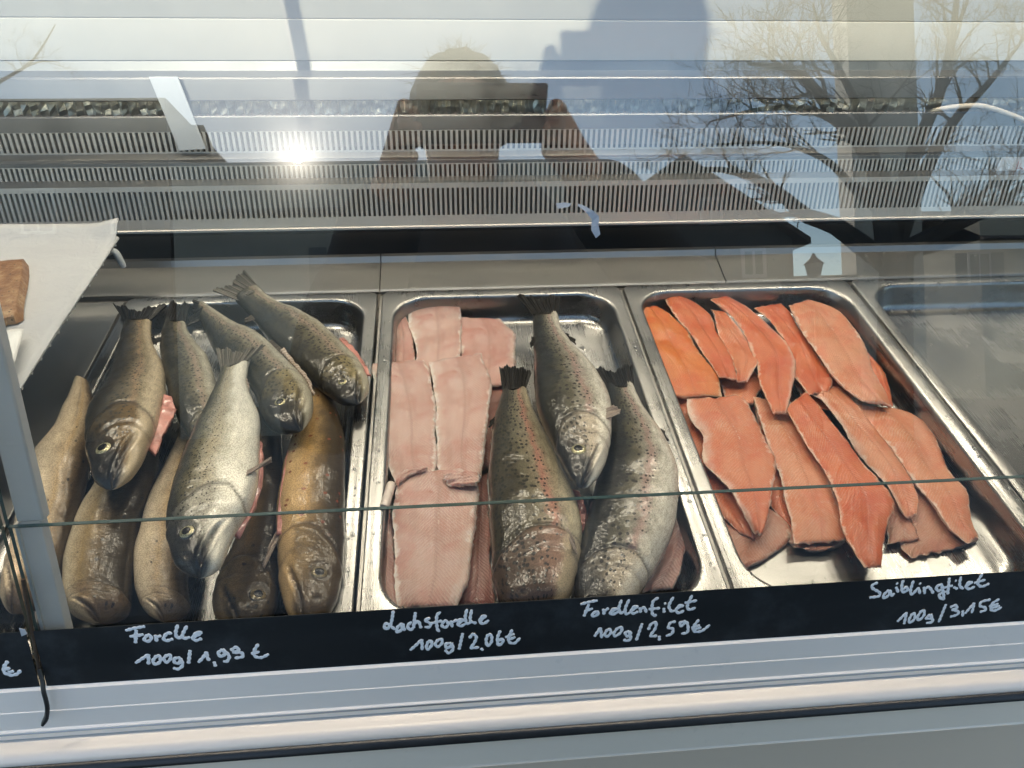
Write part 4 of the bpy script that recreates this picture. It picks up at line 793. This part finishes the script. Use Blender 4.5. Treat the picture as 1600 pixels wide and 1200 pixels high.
def smoked_mat():
    t = NT('smoked_fish'); c = t.coord(); n = t.noise(c, 60, 4, .6); v = t.vor(c, 240); k = t.sep(v.outputs['Color'])[0]
    col = t.ramp(n, [(.3, (.15, .062, .025)), (.5, (.27, .135, .06)), (.7, (.42, .28, .15))])
    z = t.sep(t.new('ShaderNodeTexCoord').outputs['Object'])
    sp = t.math('MULTIPLY', t.mapr(v.outputs['Distance'], .30, .18), t.mapr(k, .68, .72)); col = t.mix(sp, col, (.05, .03, .02))
    t.P(Base_Color=col, Roughness=.42, Normal=t.bump(t.math('ADD', n, t.math('MULTIPLY', v.outputs['Distance'], .5)), .6, .002)); return t.m
b = MB(); ol = [(-40, 412), (-10, 408), (16, 406), (37, 405), (37, 420), (34, 438), (32, 455), (28, 472), (27, 488), (22, 494), (10, 495), (0, 502), (-40, 505)]
zt, zb = ZR+.012, ZR+.003; n = len(ol)
tp_ = [at(x, y, zt)+RNG.normal(0, .0006, 3) for x, y in ol]; cc = sum(tp_)/n
ins = [q+(cc-q)*.06+np.array([0, 0, .0015]) for q in tp_]; bt = [np.array([q[0]+(.004 if i in (3,4,5,6,7,8) else 0), q[1]-.002, zb]) for i, q in enumerate(tp_)]
b.add(ins+tp_+bt, [tuple(range(n))]+[(i, n+i, n+(i+1) % n, (i+1) % n) for i in range(n)]+[(n+i, 2*n+i, 2*n+(i+1) % n, n+(i+1) % n) for i in range(n)]+[tuple(range(2*n, 3*n))[::-1]])
tag(b.build('smoked_fish', smoked_mat(), None, sharp=50), 'spiced golden brown slab of smoked fish on the white paper', 'smoked fish')
grid_sheet('paper_slip', (at(-60, 522, ZR+.012), at(38, 515, ZR+.014), at(12, 612, ZR+.020), at(-60, 625, ZR+.020)), 20, 16,
  lambda u, v: np.array([0, 0, .006*math.sin(u*3.1)*math.sin(v*2)+.002*math.sin(u*9)]), M['white_plastic'], 'small curled white paper slip lying in front of the smoked fish', 'paper slip')

# ================================================================ SMALL THINGS ON THE VENTS
b = MB(); Q = [aty(232, 120, .1530), aty(277, 120, .1530), aty(322, 233, .1365), aty(280, 236, .1365)]
nq = nz(np.cross(Q[1]-Q[0], Q[3]-Q[0])); nq = nq if nq[1] > 0 else -nq
b.add(Q+[q+nq*.003 for q in Q], [(0,1,2,3),(7,6,5,4),(0,4,5,1),(1,5,6,2),(2,6,7,3),(3,7,4,0)])
tag(b.build('plastic_scraper', M['white_plastic'], None, smooth=False, bevel=.0008), 'slanted white plastic strip leaning on the top vent row', 'scraper')
b = MB(); b.tube(catmull([aty(1440, 180, .178), aty(1462, 172, .160), aty(1490, 167, .152), aty(1530, 165, .148), aty(1568, 175, .146), aty(1612, 194, .144), aty(1680, 240, .142)], 40), .0034, 14)
tag(b.build('cable', M['cable'], None), 'cream coloured cable arching over the vents at the right', 'cable')
pt_ = empty('price_tag', (0, 0, 0), 'small white tag with grey and red print standing on the vents', 'price tag')
b = MB(); Q = [aty(1566, 246, .1165), aty(1640, 246, .1165), aty(1630, 279, .1105), aty(1551, 277, .1105)]
nq = nz(np.cross(Q[1]-Q[0], Q[3]-Q[0])); nq = nq if nq[1] > 0 else -nq
b.add(Q+[q+nq*.0015 for q in Q], [(0,1,2,3),(7,6,5,4),(0,4,5,1),(1,5,6,2),(2,6,7,3),(3,7,4,0)]); b.build('tag_plate', M['white_plastic'], pt_, smooth=False)
def tagline(px, w, mat, nm):
    b = MB()
    for S in px:
        P = [aty(1420+x/7.061, 130+y/7.061, .1165-(y-820)/220*.006)-nq*.0006 for x, y in S]; b.tube(P, w, 6, flat=(nq, .3))
    b.build(nm, mat, pt_, sharp=0)
tagline([[(1075,880),(1090,905),(1110,905)],[(1080,882),(1105,880)],[(1165,890),(1140,905),(1165,920)],[(1175,892),(1190,892)],[(1060,920),(1065,955),(1130,955)],[(1050,850),(1050,965),(1180,990)]], .00030, plain('grey_print', (.35, .36, .36), .6), 'lettering')
tagline([[(1210,860),(1200,900),(1170,985)],[(1240,880),(1215,920),(1260,960)],[(1190,945),(1230,930),(1270,950)],[(1060,990),(1200,995)]], .00035, plain('red_print', (.55, .12, .10), .6), 'lettering')

b = MB()
for Pq in ([(868, 318), (880, 316), (893, 318), (889, 323), (872, 326)], [(903, 318), (914, 322), (928, 330), (936, 338), (935, 352), (938, 366), (931, 372), (924, 360), (924, 342), (914, 330), (903, 322)]):
    Pg = [atg(x, y, .0012) for x, y in Pq]; n = len(Pg); Pt = [p+GN*.0003 for p in Pg]
    b.add(Pg+Pt, [tuple(range(n)), tuple(range(n, 2*n))[::-1]]+[(i, (i+1) % n, (i+1) % n+n, i+n) for i in range(n)])
tag(b.build('sky_gap_patch', M['paper'], None, smooth=False), 'added stand-in for a mirrored gap of sky, white tape stuck to the glass above the middle tray', 'patch')  # white pieces added for the sky mirrored between arm and body

# ================================================================ THE STREET BEHIND THE CUSTOMER (mirrored in the glass)
ZG = -1.05
def rpy(px, py, Y):
    g = atg(px, py); d = rdir(px, py); return g+d*((Y-g[1])/d[1])
def ground_mat():
    t = NT('stone_paving'); c = t.coord(); v = t.vor(c, 5.5, 'DISTANCE_TO_EDGE'); n = t.noise(c, 3, 4, .6); f = t.noise(c, 40, 4, .6)
    col = t.mix(t.mapr(n, .3, .7), (.11, .10, .088), (.16, .145, .125)); col = t.mix(t.mapr(v.outputs[0], .02, .06, .8, 0.), col, (.05, .045, .04))
    t.P(Base_Color=col, Roughness=.75, Normal=t.bump(t.math('ADD', f, t.math('MULTIPLY', t.mapr(v.outputs[0], .0, .08), 2.)), .4, .01)); return t.m
b = MB(); b.add([(-600, -600, ZG), (600, -600, ZG), (600, 600, ZG), (-600, 600, ZG)], [(0, 1, 2, 3)])
tag(b.build('ground', ground_mat(), None, smooth=False), kind='structure')
def wall_mat(name, c1, c2):
    t = NT(name); c = t.coord(); n = t.noise(c, .8, 5, .6); f = t.noise(c, 14, 4, .6)
    t.P(Base_Color=t.mix(t.mapr(n, .3, .7), c1, c2), Roughness=.85, Normal=t.bump(f, .3, .01)); return t.m
W1 = wall_mat('grey_render', (.10, .092, .085), (.14, .13, .12)); W2 = wall_mat('pale_stone', (.34, .32, .28), (.42, .40, .35)); W3 = wall_mat('cream_render', (.42, .38, .30), (.50, .46, .38))
RF = wall_mat('roof_tiles', (.075, .055, .045), (.11, .08, .065)); GLS = plain('dark_window', (.03, .035, .04), .1); WF = plain('white_window_frame', (.42, .42, .40), .5)
def window(parent, x, z, Y, ww, hh):
    f = MB(); t_ = .09
    for (a, c_) in (((x-ww/2-t_, z-hh/2-t_), (x-ww/2, z+hh/2+t_)), ((x+ww/2, z-hh/2-t_), (x+ww/2+t_, z+hh/2+t_)), ((x-ww/2, z+hh/2), (x+ww/2, z+hh/2+t_)), ((x-ww/2, z-hh/2-t_), (x+ww/2, z-hh/2)), ((x-.03, z-hh/2), (x+.03, z+hh/2))):
        f.box((a[0], Y, a[1]), (c_[0], Y+.06, c_[1]))
    fo = f.build('window', WF, parent); g = MB(); g.box((x-ww/2, Y+.01, z-hh/2), (x+ww/2, Y+.03, z+hh/2)); g.build('pane', GLS, fo)
    for sg in (-1, 1):
        q = MB(); xc = x+sg*(ww/2+t_+.32); q.box((xc-.28, Y, z-hh/2-.05), (xc+.28, Y+.05, z+hh/2+.05)); q.build('shutter', plain('grey_shutter', (.12, .13, .13), .6), fo)
def gable(name, Y, apex, eave, depth, wall, label):
    A = rpy(*apex, Y); E_ = rpy(*eave, Y); hw_ = E_[0]-A[0]; r = empty(name, (0, 0, 0), label, 'house'); x0, x1 = A[0]-hw_, E_[0]; zt, ze = A[2], E_[2]
    b = MB(); F = [(x0, Y, ZG), (x1, Y, ZG), (x1, Y, ze), (A[0], Y, zt), (x0, Y, ze)]; Bk = [(x, Y-depth, z) for x, _, z in F]
    b.add(F+Bk, [(0,1,2,3,4), (9,8,7,6,5)]+[(i, (i+1) % 5, (i+1) % 5+5, i+5) for i in range(5)]); b.build('wall', wall, r, smooth=False)
    b = MB(); th = .18
    for sg in (-1, 1):
        ex = A[0]+sg*(hw_+.35); ez = ze-.35*(zt-ze)/hw_
        b.add([(A[0], Y+.35, zt+.02), (ex, Y+.35, ez+.02), (ex, Y-depth-.3, ez+.02), (A[0], Y-depth-.3, zt+.02), (A[0], Y+.35, zt+th), (ex, Y+.35, ez+th), (ex, Y-depth-.3, ez+th), (A[0], Y-depth-.3, zt+th)],
              [(0,1,2,3),(7,6,5,4),(0,4,5,1),(1,5,6,2),(2,6,7,3),(3,7,4,0)])
    b.build('roof', RF, r, smooth=False); return r, A, E_
g1, A1, E1 = gable('house', -20, (1062, 257), (1238, 372), 9, W1, 'grey gabled house with shuttered window behind the customer')
wn = rpy(1177, 411, -20); window(g1, wn[0], wn[2], -20+.001, .50, .62)
wn = rpy(1060, 411, -20); window(g1, wn[0], wn[2], -20+.001, .50, .62); wn = rpy(1110, 330, -20); window(g1, wn[0], wn[2], -20+.001, .45, .55)
# long low row and taller house across the square
def row_house(name, Y, pxs, depth, wall, label, win=()):
    T_ = [rpy(x, y, Y-depth*.45) for x, y in pxs]; r = empty(name, (0, 0, 0), label, 'house'); n = len(T_)
    b = MB(); F = [(p[0], Y, p[2]-.5) for p in T_]; G = [(p[0], Y, ZG) for p in T_]; F2 = [(p[0], Y-depth, p[2]-.5) for p in T_]; G2 = [(p[0], Y-depth, ZG) for p in T_]
    fs = [(i, i+1, n+i+1, n+i) for i in range(n-1)]+[(2*n+i, 3*n+i, 3*n+i+1, 2*n+i+1) for i in range(n-1)]+[(i, 2*n+i, 2*n+i+1, i+1) for i in range(n-1)]+[(0, n, 3*n, 2*n), (n-1, 3*n-1, 4*n-1, 2*n-1)]
    b.add(F+G+F2+G2, fs); b.build('wall', wall, r, smooth=False)
    b = MB(); rd = [(p[0], Y-depth*.45, p[2]) for p in T_]; f0 = [(p[0], Y+.4, p[2]-2.2) for p in T_]; f1 = [(p[0], Y-depth-.4, p[2]-2.2) for p in T_]
    b.add(rd+f0+f1, [(i, i+1, n+i+1, n+i) for i in range(n-1)]+[(i, 2*n+i, 2*n+i+1, i+1) for i in range(n-1)]+[(0, n, 2*n), (n-1, 2*n-1, 3*n-1)]); b.build('roof', RF, r, smooth=False)
    for px_, py_ in win: q = rpy(px_, py_, Y); window(r, q[0], q[2], Y+.001, .9, 1.3)
    return r
h1 = row_house('house', -26, [(-420, 200), (40, 198), (318, 195)], 9, W1, 'tall grey house with tiled roof across the square', [(60, 330), (200, 330)])
b = MB(); q = rpy(150, 186, -30); b.box((q[0]-.9, -30.6, q[2]-2.5), (q[0]+.9, -29.6, q[2]+.12)); b.build('chimney', W1, h1, smooth=False)
row_house('house', -25, [(322, 279), (660, 274), (900, 272)], 8, W2, 'long low house with tiled roof across the square', [(540, 420)])
row_house('house', -32, [(1440, 330), (1700, 330), (2400, 330)], 9, W3, 'cream rendered house beyond the stone tower', [(1530, 420)])
tw = empty('church_tower', (0, 0, 0), 'tall pale stone church tower behind the bare tree', 'tower'); C3 = [rpy(1345, 600, -26), rpy(1450, 600, -26.8), rpy(1322, 600, -31)]
a_, b_, c_ = [np.array([q[0], q[1], ZG]) for q in C3]; b = MB(); b.obox(a_, b_-a_, c_-a_, (0, 0, 24)); b.build('wall', W2, tw, smooth=False)
b = MB(); b.obox(a_+(b_-a_)*-.06+(c_-a_)*-.06+np.array([0, 0, 24.0]), (b_-a_)*1.12, (c_-a_)*1.12, (0, 0, .6)); b.build('cornice', W2, tw, smooth=False)
g0, g1_ = rpy(1215, 438, -21), rpy(1340, 438, -21)
b = MB(); b.box((g0[0], -21.4, ZG), (g1_[0], -21, g0[2])); b.box((g0[0]-.02, -21.46, g0[2]+.002), (g1_[0]+.02, -20.94, g0[2]+.10)); tag(b.build('garden_wall', W1, None, smooth=False), 'grey garden wall with a coping between house and tower', 'wall')
# street lamp
sp_ = rpy(1272, 424, -17); lp = empty('street_lamp', (0, 0, 0), 'old iron street lantern on a slim post by the house', 'street lamp')
IR = plain('dark_iron', (.02, .02, .022), .45)
b = MB(); b.tube([(sp_[0], sp_[1], ZG), (sp_[0], sp_[1], ZG+.5), (sp_[0], sp_[1], sp_[2]-.28)], [.09, .05, .035], 12); b.build('post', IR, lp)
b = MB(); b.tube([(sp_[0], sp_[1], sp_[2]-.27), (sp_[0], sp_[1], sp_[2]+.16)], [.11, .20], 6); b.build('lantern_glass', plain('lantern_glass', (.25, .27, .28), .15), lp, smooth=False)
b = MB(); b.tube([(sp_[0], sp_[1], sp_[2]+.162), (sp_[0], sp_[1], sp_[2]+.30), (sp_[0], sp_[1], sp_[2]+.42)], [.24, .08, .02], 6); b.build('lantern_cap', IR, lp, smooth=False)
# trees
BK = plain('dark_bark', (.03, .025, .02), .9, nscale=12, var=.4, bump=.8)
def tree(label, Y, limbs, seed, tw=5, scale=1.):
    r = random.Random(seed); root = empty('bare_tree', (0, 0, 0), label, 'tree'); tk = MB(); cr = MB(); first = True
    def grow(p, d, L, rad, lev):
        n = 5; P = [np.array(p)]; dd = nz(d)
        for i in range(n):
            dd = nz(dd+np.array([r.gauss(0, .16), r.gauss(0, .16), r.gauss(0, .16)+.05])); P.append(P[-1]+dd*L/n)
        cr.tube(P, [rad*(1-.75*i/n) for i in range(n+1)], 4 if lev > 1 else 5, cap=False)
        if lev < 4:
            for i in range(1, n+1):
                for _ in range(1):
                    if r.random() < (.74 if lev < 3 else .6):
                        a = nz(np.array([r.gauss(0, 1), r.gauss(0, .7), r.gauss(0, 1)])); grow(P[i], nz(dd+a*.75), L*r.uniform(.5, .75), max(rad*(1-.75*i/n)*.62, .0050*scale), lev+1)
    for k, (pts, r0, r1) in enumerate(limbs):
        W = [rpy(x, y, Y+o) for x, y, o in pts]; W = catmull(W, 18); R = np.linspace(r0, r1, 18)
        (tk if k == 0 else cr).tube(W, list(R), 10 if k == 0 else 7)
        if k:
            for i in range(4, 18):
                for _ in range(tw if i > 8 else max(1, tw//2)):
                    if r.random() < .26:
                        t_ = nz(W[min(i+1, 17)]-W[i-1]); a = nz(np.array([r.gauss(0, 1), r.gauss(0, .6), r.gauss(0, 1)+.25])); grow(W[i], nz(t_*.8+a*.8), r.uniform(.7, 1.5)*scale*(1.15-.4*i/17), max(R[i]*.42, .010*scale), 1)
    tk.build('trunk', BK, root); cr.build('crown', BK, root); return root
tree('big bare tree spreading its limbs before the church tower', -14, [
  ([(1395, 1080, 0), (1398, 600, 0), (1400, 440, 0), (1402, 385, 0)], .42, .30),
  ([(1400, 420, 0), (1385, 360, .2), (1375, 280, .3), (1335, 208, .5), (1287, 158, .7), (1262, 124, .8), (1225, 106, 1.), (1170, 100, 1.2)], .26, .03),
  ([(1400, 420, 0), (1350, 385, -.3), (1300, 350, -.5), (1262, 338, -.6), (1215, 300, -.8), (1170, 275, -.9), (1110, 264, -1.), (1060, 272, -1.2)], .24, .02),
  ([(1372, 270, .3), (1345, 180, 0), (1312, 110, -.4), (1285, 60, -.6), (1270, 5, -.8)], .12, .02),
  ([(1335, 208, .5), (1285, 178, .2), (1235, 168, 0), (1180, 172, -.2), (1110, 190, -.3)], .10, .015),
  ([(1385, 340, 0), (1340, 300, -.6), (1290, 250, -.9), (1220, 225, -1.2), (1120, 225, -1.4)], .11, .015),
  ([(1402, 400, 0), (1450, 372, .3), (1500, 350, .4), (1545, 330, .6), (1610, 285, .9)], .20, .03),
  ([(1402, 380, 0), (1440, 280, -.3), (1490, 190, -.6), (1545, 130, -.8), (1600, 60, -1.)], .18, .03),
  ([(1402, 380, 0), (1420, 260, .5), (1470, 140, .8), (1490, 40, 1.), (1500, -60, 1.2)], .18, .03)], 3)
tree('slender young bare tree at the left with a thorny side branch', -4.2, [
  ([(-232, 1600, 0), (-230, 600, 0), (-222, 150, 0), (-212, -200, 0)], .06, .04),
  ([(-222, 240, 0), (-120, 195, 0), (-40, 150, 0), (5, 124, 0), (45, 100, 0), (68, 70, 0), (86, 38, 0)], .022, .003),
  ([(40, 104, 0), (65, 96, 0), (92, 97, 0)], .006, .002)], 5, tw=1, scale=.12)

# ---------------------------------------------------------------- the customer with the phone
RT, DN, FW = RW[0], RW[1], RW[2]
ph = CAM-FW*.016+RT*.058+DN*.012
po = empty('phone', (0, 0, 0), 'dark phone held up sideways by the customer', 'phone')
b = MB(); b.obox(ph-RT*.080-DN*.037-FW*.004, RT*.160, DN*.074, FW*.008); b.build('phone_body', plain('phone_back', (.02, .02, .022), .3), po, smooth=False, bevel=.003)
b = MB(); b.obox(ph-RT*.074-DN*.030+FW*.0042, RT*.030, DN*.030, FW*.0015); b.build('camera_bump', plain('lens_black', (.01, .01, .012), .15), po, smooth=False, bevel=.002)
hd = ph+np.array([-.015, -.30, .085])
cu = empty('person', (0, 0, 0), 'customer in a dark jacket holding a phone up with both hands', 'person')
def skinned(name, V, E_, R, mat, parent, root=0, sub=2):
    me = bpy.data.meshes.new(name); me.from_pydata([tuple(map(float, v)) for v in V], E_, []); o = bpy.data.objects.new(name, me); link(o, parent); me.materials.append(mat)
    sk = o.modifiers.new('skin', 'SKIN'); sk.use_smooth_shade = True
    lay = me.skin_vertices[0].data if me.skin_vertices else None
    if lay is None:
        bm = bmesh.new(); bm.from_mesh(me); bm.verts.layers.skin.verify(); bm.to_mesh(me); bm.free(); lay = me.skin_vertices[0].data
    for i, q in enumerate(R): lay[i].radius = (q if isinstance(q, tuple) else (q, q))
    lay[root].use_root = True
    ss = o.modifiers.new('smooth', 'SUBSURF'); ss.levels = sub; ss.render_levels = sub; return o
V = {}; R_ = {}; ED = []
def jn(k, p, r, to=None):
    V[k] = np.array(p, float); R_[k] = r
    if to: ED.append((to, k))
pz = ZG+.96; bx, by = hd[0], hd[1]-.10
jn('pelvis', (bx, by-.02, pz), (.15, .12)); jn('waist', (bx, by-.02, pz+.20), (.13, .10), 'pelvis'); jn('chest', (bx, by-.03, hd[2]-.36), (.16, .12), 'waist'); jn('collar', (bx, by-.01, hd[2]-.20), (.11, .09), 'chest')
jn('neck', (bx, by+.03, hd[2]-.13), .058, 'collar'); jn('jaw', (hd[0], hd[1]-.005, hd[2]-.06), (.060, .068), 'neck'); jn('face', (hd[0], hd[1], hd[2]+.01), (.074, .090), 'jaw'); jn('crown', (hd[0], hd[1]-.015, hd[2]+.075), (.062, .075), 'face')
for sd, sg in (('l', -1), ('r', 1)):
    jn('hip'+sd, (bx+sg*.10, by-.02, pz-.06), .095, 'pelvis'); jn('knee'+sd, (bx+sg*.12, by+.01, ZG+.50), .062, 'hip'+sd); jn('ankle'+sd, (bx+sg*.13, by-.03, ZG+.09), .043, 'knee'+sd); jn('toe'+sd, (bx+sg*.15, by+.15, ZG+.035), (.045, .03), 'ankle'+sd)
    jn('shoulder'+sd, (bx+sg*.19, by-.02, hd[2]-.235), .075, 'collar')
    hnd = ph+RT*(sg*.088)-FW*.012+DN*.020
    elb = np.array([bx+(.44 if sg > 0 else -.25), by+.06, hd[2]-(.40 if sg > 0 else .50)])
    jn('elbow'+sd, elb, .047, 'shoulder'+sd); wr = hnd+nz(elb-hnd)*.075; jn('wrist'+sd, wr, .029, 'elbow'+sd); jn('palm'+sd, hnd, (.033, .018), 'wrist'+sd)
    for i in range(4):
        a = hnd-DN*(.030-.018*i)+RT*sg*.004; c_ = a+FW*.030+RT*sg*.006; e = c_+FW*(.006)-RT*sg*(.026-.004*abs(i-1.3)); jn(f'f{i}a'+sd, a, .0095, 'palm'+sd); jn(f'f{i}b'+sd, c_, .0085, f'f{i}a'+sd); jn(f'f{i}c'+sd, e, .0072, f'f{i}b'+sd)
    a = hnd+DN*.012-FW*.014; c_ = a-RT*sg*.030-DN*.010; jn('t1'+sd, a, .011, 'palm'+sd); jn('t2'+sd, c_, .0095, 't1'+sd)
ks = list(V); ix = {k: i for i, k in enumerate(ks)}
SK = plain('skin', (.46, .27, .20), .5, nscale=60, var=.08, Subsurface_Weight=.05)
skinned('body', [V[k] for k in ks], [(ix[a], ix[c]) for a, c in ED], [R_[k] for k in ks], SK, cu)
JK = plain('dark_jacket', (.014, .013, .013), .8, nscale=160, var=.25, bump=.4); TRS = plain('blue_trousers', (.035, .045, .075), .85, nscale=160, var=.2)
def garment(name, keys, root, grow, mat, over=()):
    k2 = list(keys); j = {k: i for i, k in enumerate(k2)}; RR = []
    for k in k2:
        q = R_[k]; RR.append(tuple(x+grow for x in q) if isinstance(q, tuple) else q+grow)
    skinned(name, [V[k] for k in k2], [(j[a], j[c]) for a, c in ED if a in j and c in j], RR, mat, cu, j[root])
garment('jacket', ['pelvis', 'waist', 'chest', 'collar', 'neck', 'shoulderl', 'shoulderr', 'elbowl', 'elbowr', 'wristl', 'wristr'], 'pelvis', .030, JK)
garment('trousers', ['pelvis', 'waist', 'hipl', 'hipr', 'kneel', 'kneer', 'anklel', 'ankler'], 'pelvis', .018, TRS)
hb = MB(); vs = []; fs = []; nu_, nv_ = 36, 16
for i in range(nv_):
    ph_ = math.pi*.62*i/(nv_-1)
    for j in range(nu_):
        a = 2*math.pi*j/nu_; front = max(0, math.sin(a)); pp = min(ph_, math.pi*(.62-.30*front)); q = np.array([math.sin(pp)*math.cos(a)*.084, math.sin(pp)*math.sin(a)*.103, math.cos(pp)*.100])
        vs.append(hd+np.array([0, -.012, .025])+q*(1+.06*mnoise.noise(Vector(q*60))))
for i in range(nv_-1):
    for j in range(nu_): fs.append((i*nu_+j, i*nu_+(j+1) % nu_, (i+1)*nu_+(j+1) % nu_, (i+1)*nu_+j))
hb.add(vs, fs)
rh = random.Random(2)
for _ in range(260):
    a, e = rh.uniform(0, 2*math.pi), rh.uniform(.1, 1.4); n_ = np.array([math.cos(a)*math.cos(e)*.8, math.sin(a)*math.cos(e)*.95, math.sin(e)])
    p0 = hd+np.array([0, -.012, .025])+n_*.093; d1 = nz(n_+np.array([rh.gauss(0, .5), rh.gauss(0, .5), rh.gauss(.1, .4)])); L_ = rh.uniform(.012, .04)
    hb.tube([p0, p0+d1*L_*.5, p0+d1*L_+np.array([rh.gauss(0, .006), 0, -.008])], [.0006, .0005, .0003], 4)
hb.build('hair', plain('brown_hair', (.025, .016, .010), .55, nscale=200, var=.5, bump=.8), cu)
e = MB(); e.tube([hd+np.array([0, -.07, -.20]), hd+np.array([0, -.05, -.13]), hd+np.array([0, -.035, -.075])], [.20, .165, .120], 24); e.build('hood', JK, cu)
for sg in (-1, 1):
    e = MB(); e.tube([hd+np.array([sg*.031, .078, .012]), hd+np.array([sg*.031, .090, .010])], [.012, .007], 12); e.build('eye', M['socket'], cu)
e = MB(); e.tube([hd+np.array([0, .082, .010]), hd+np.array([0, .108, -.028]), hd+np.array([0, .090, -.036])], [.007, .013, .008], 12); e.build('nose', SK, cu)
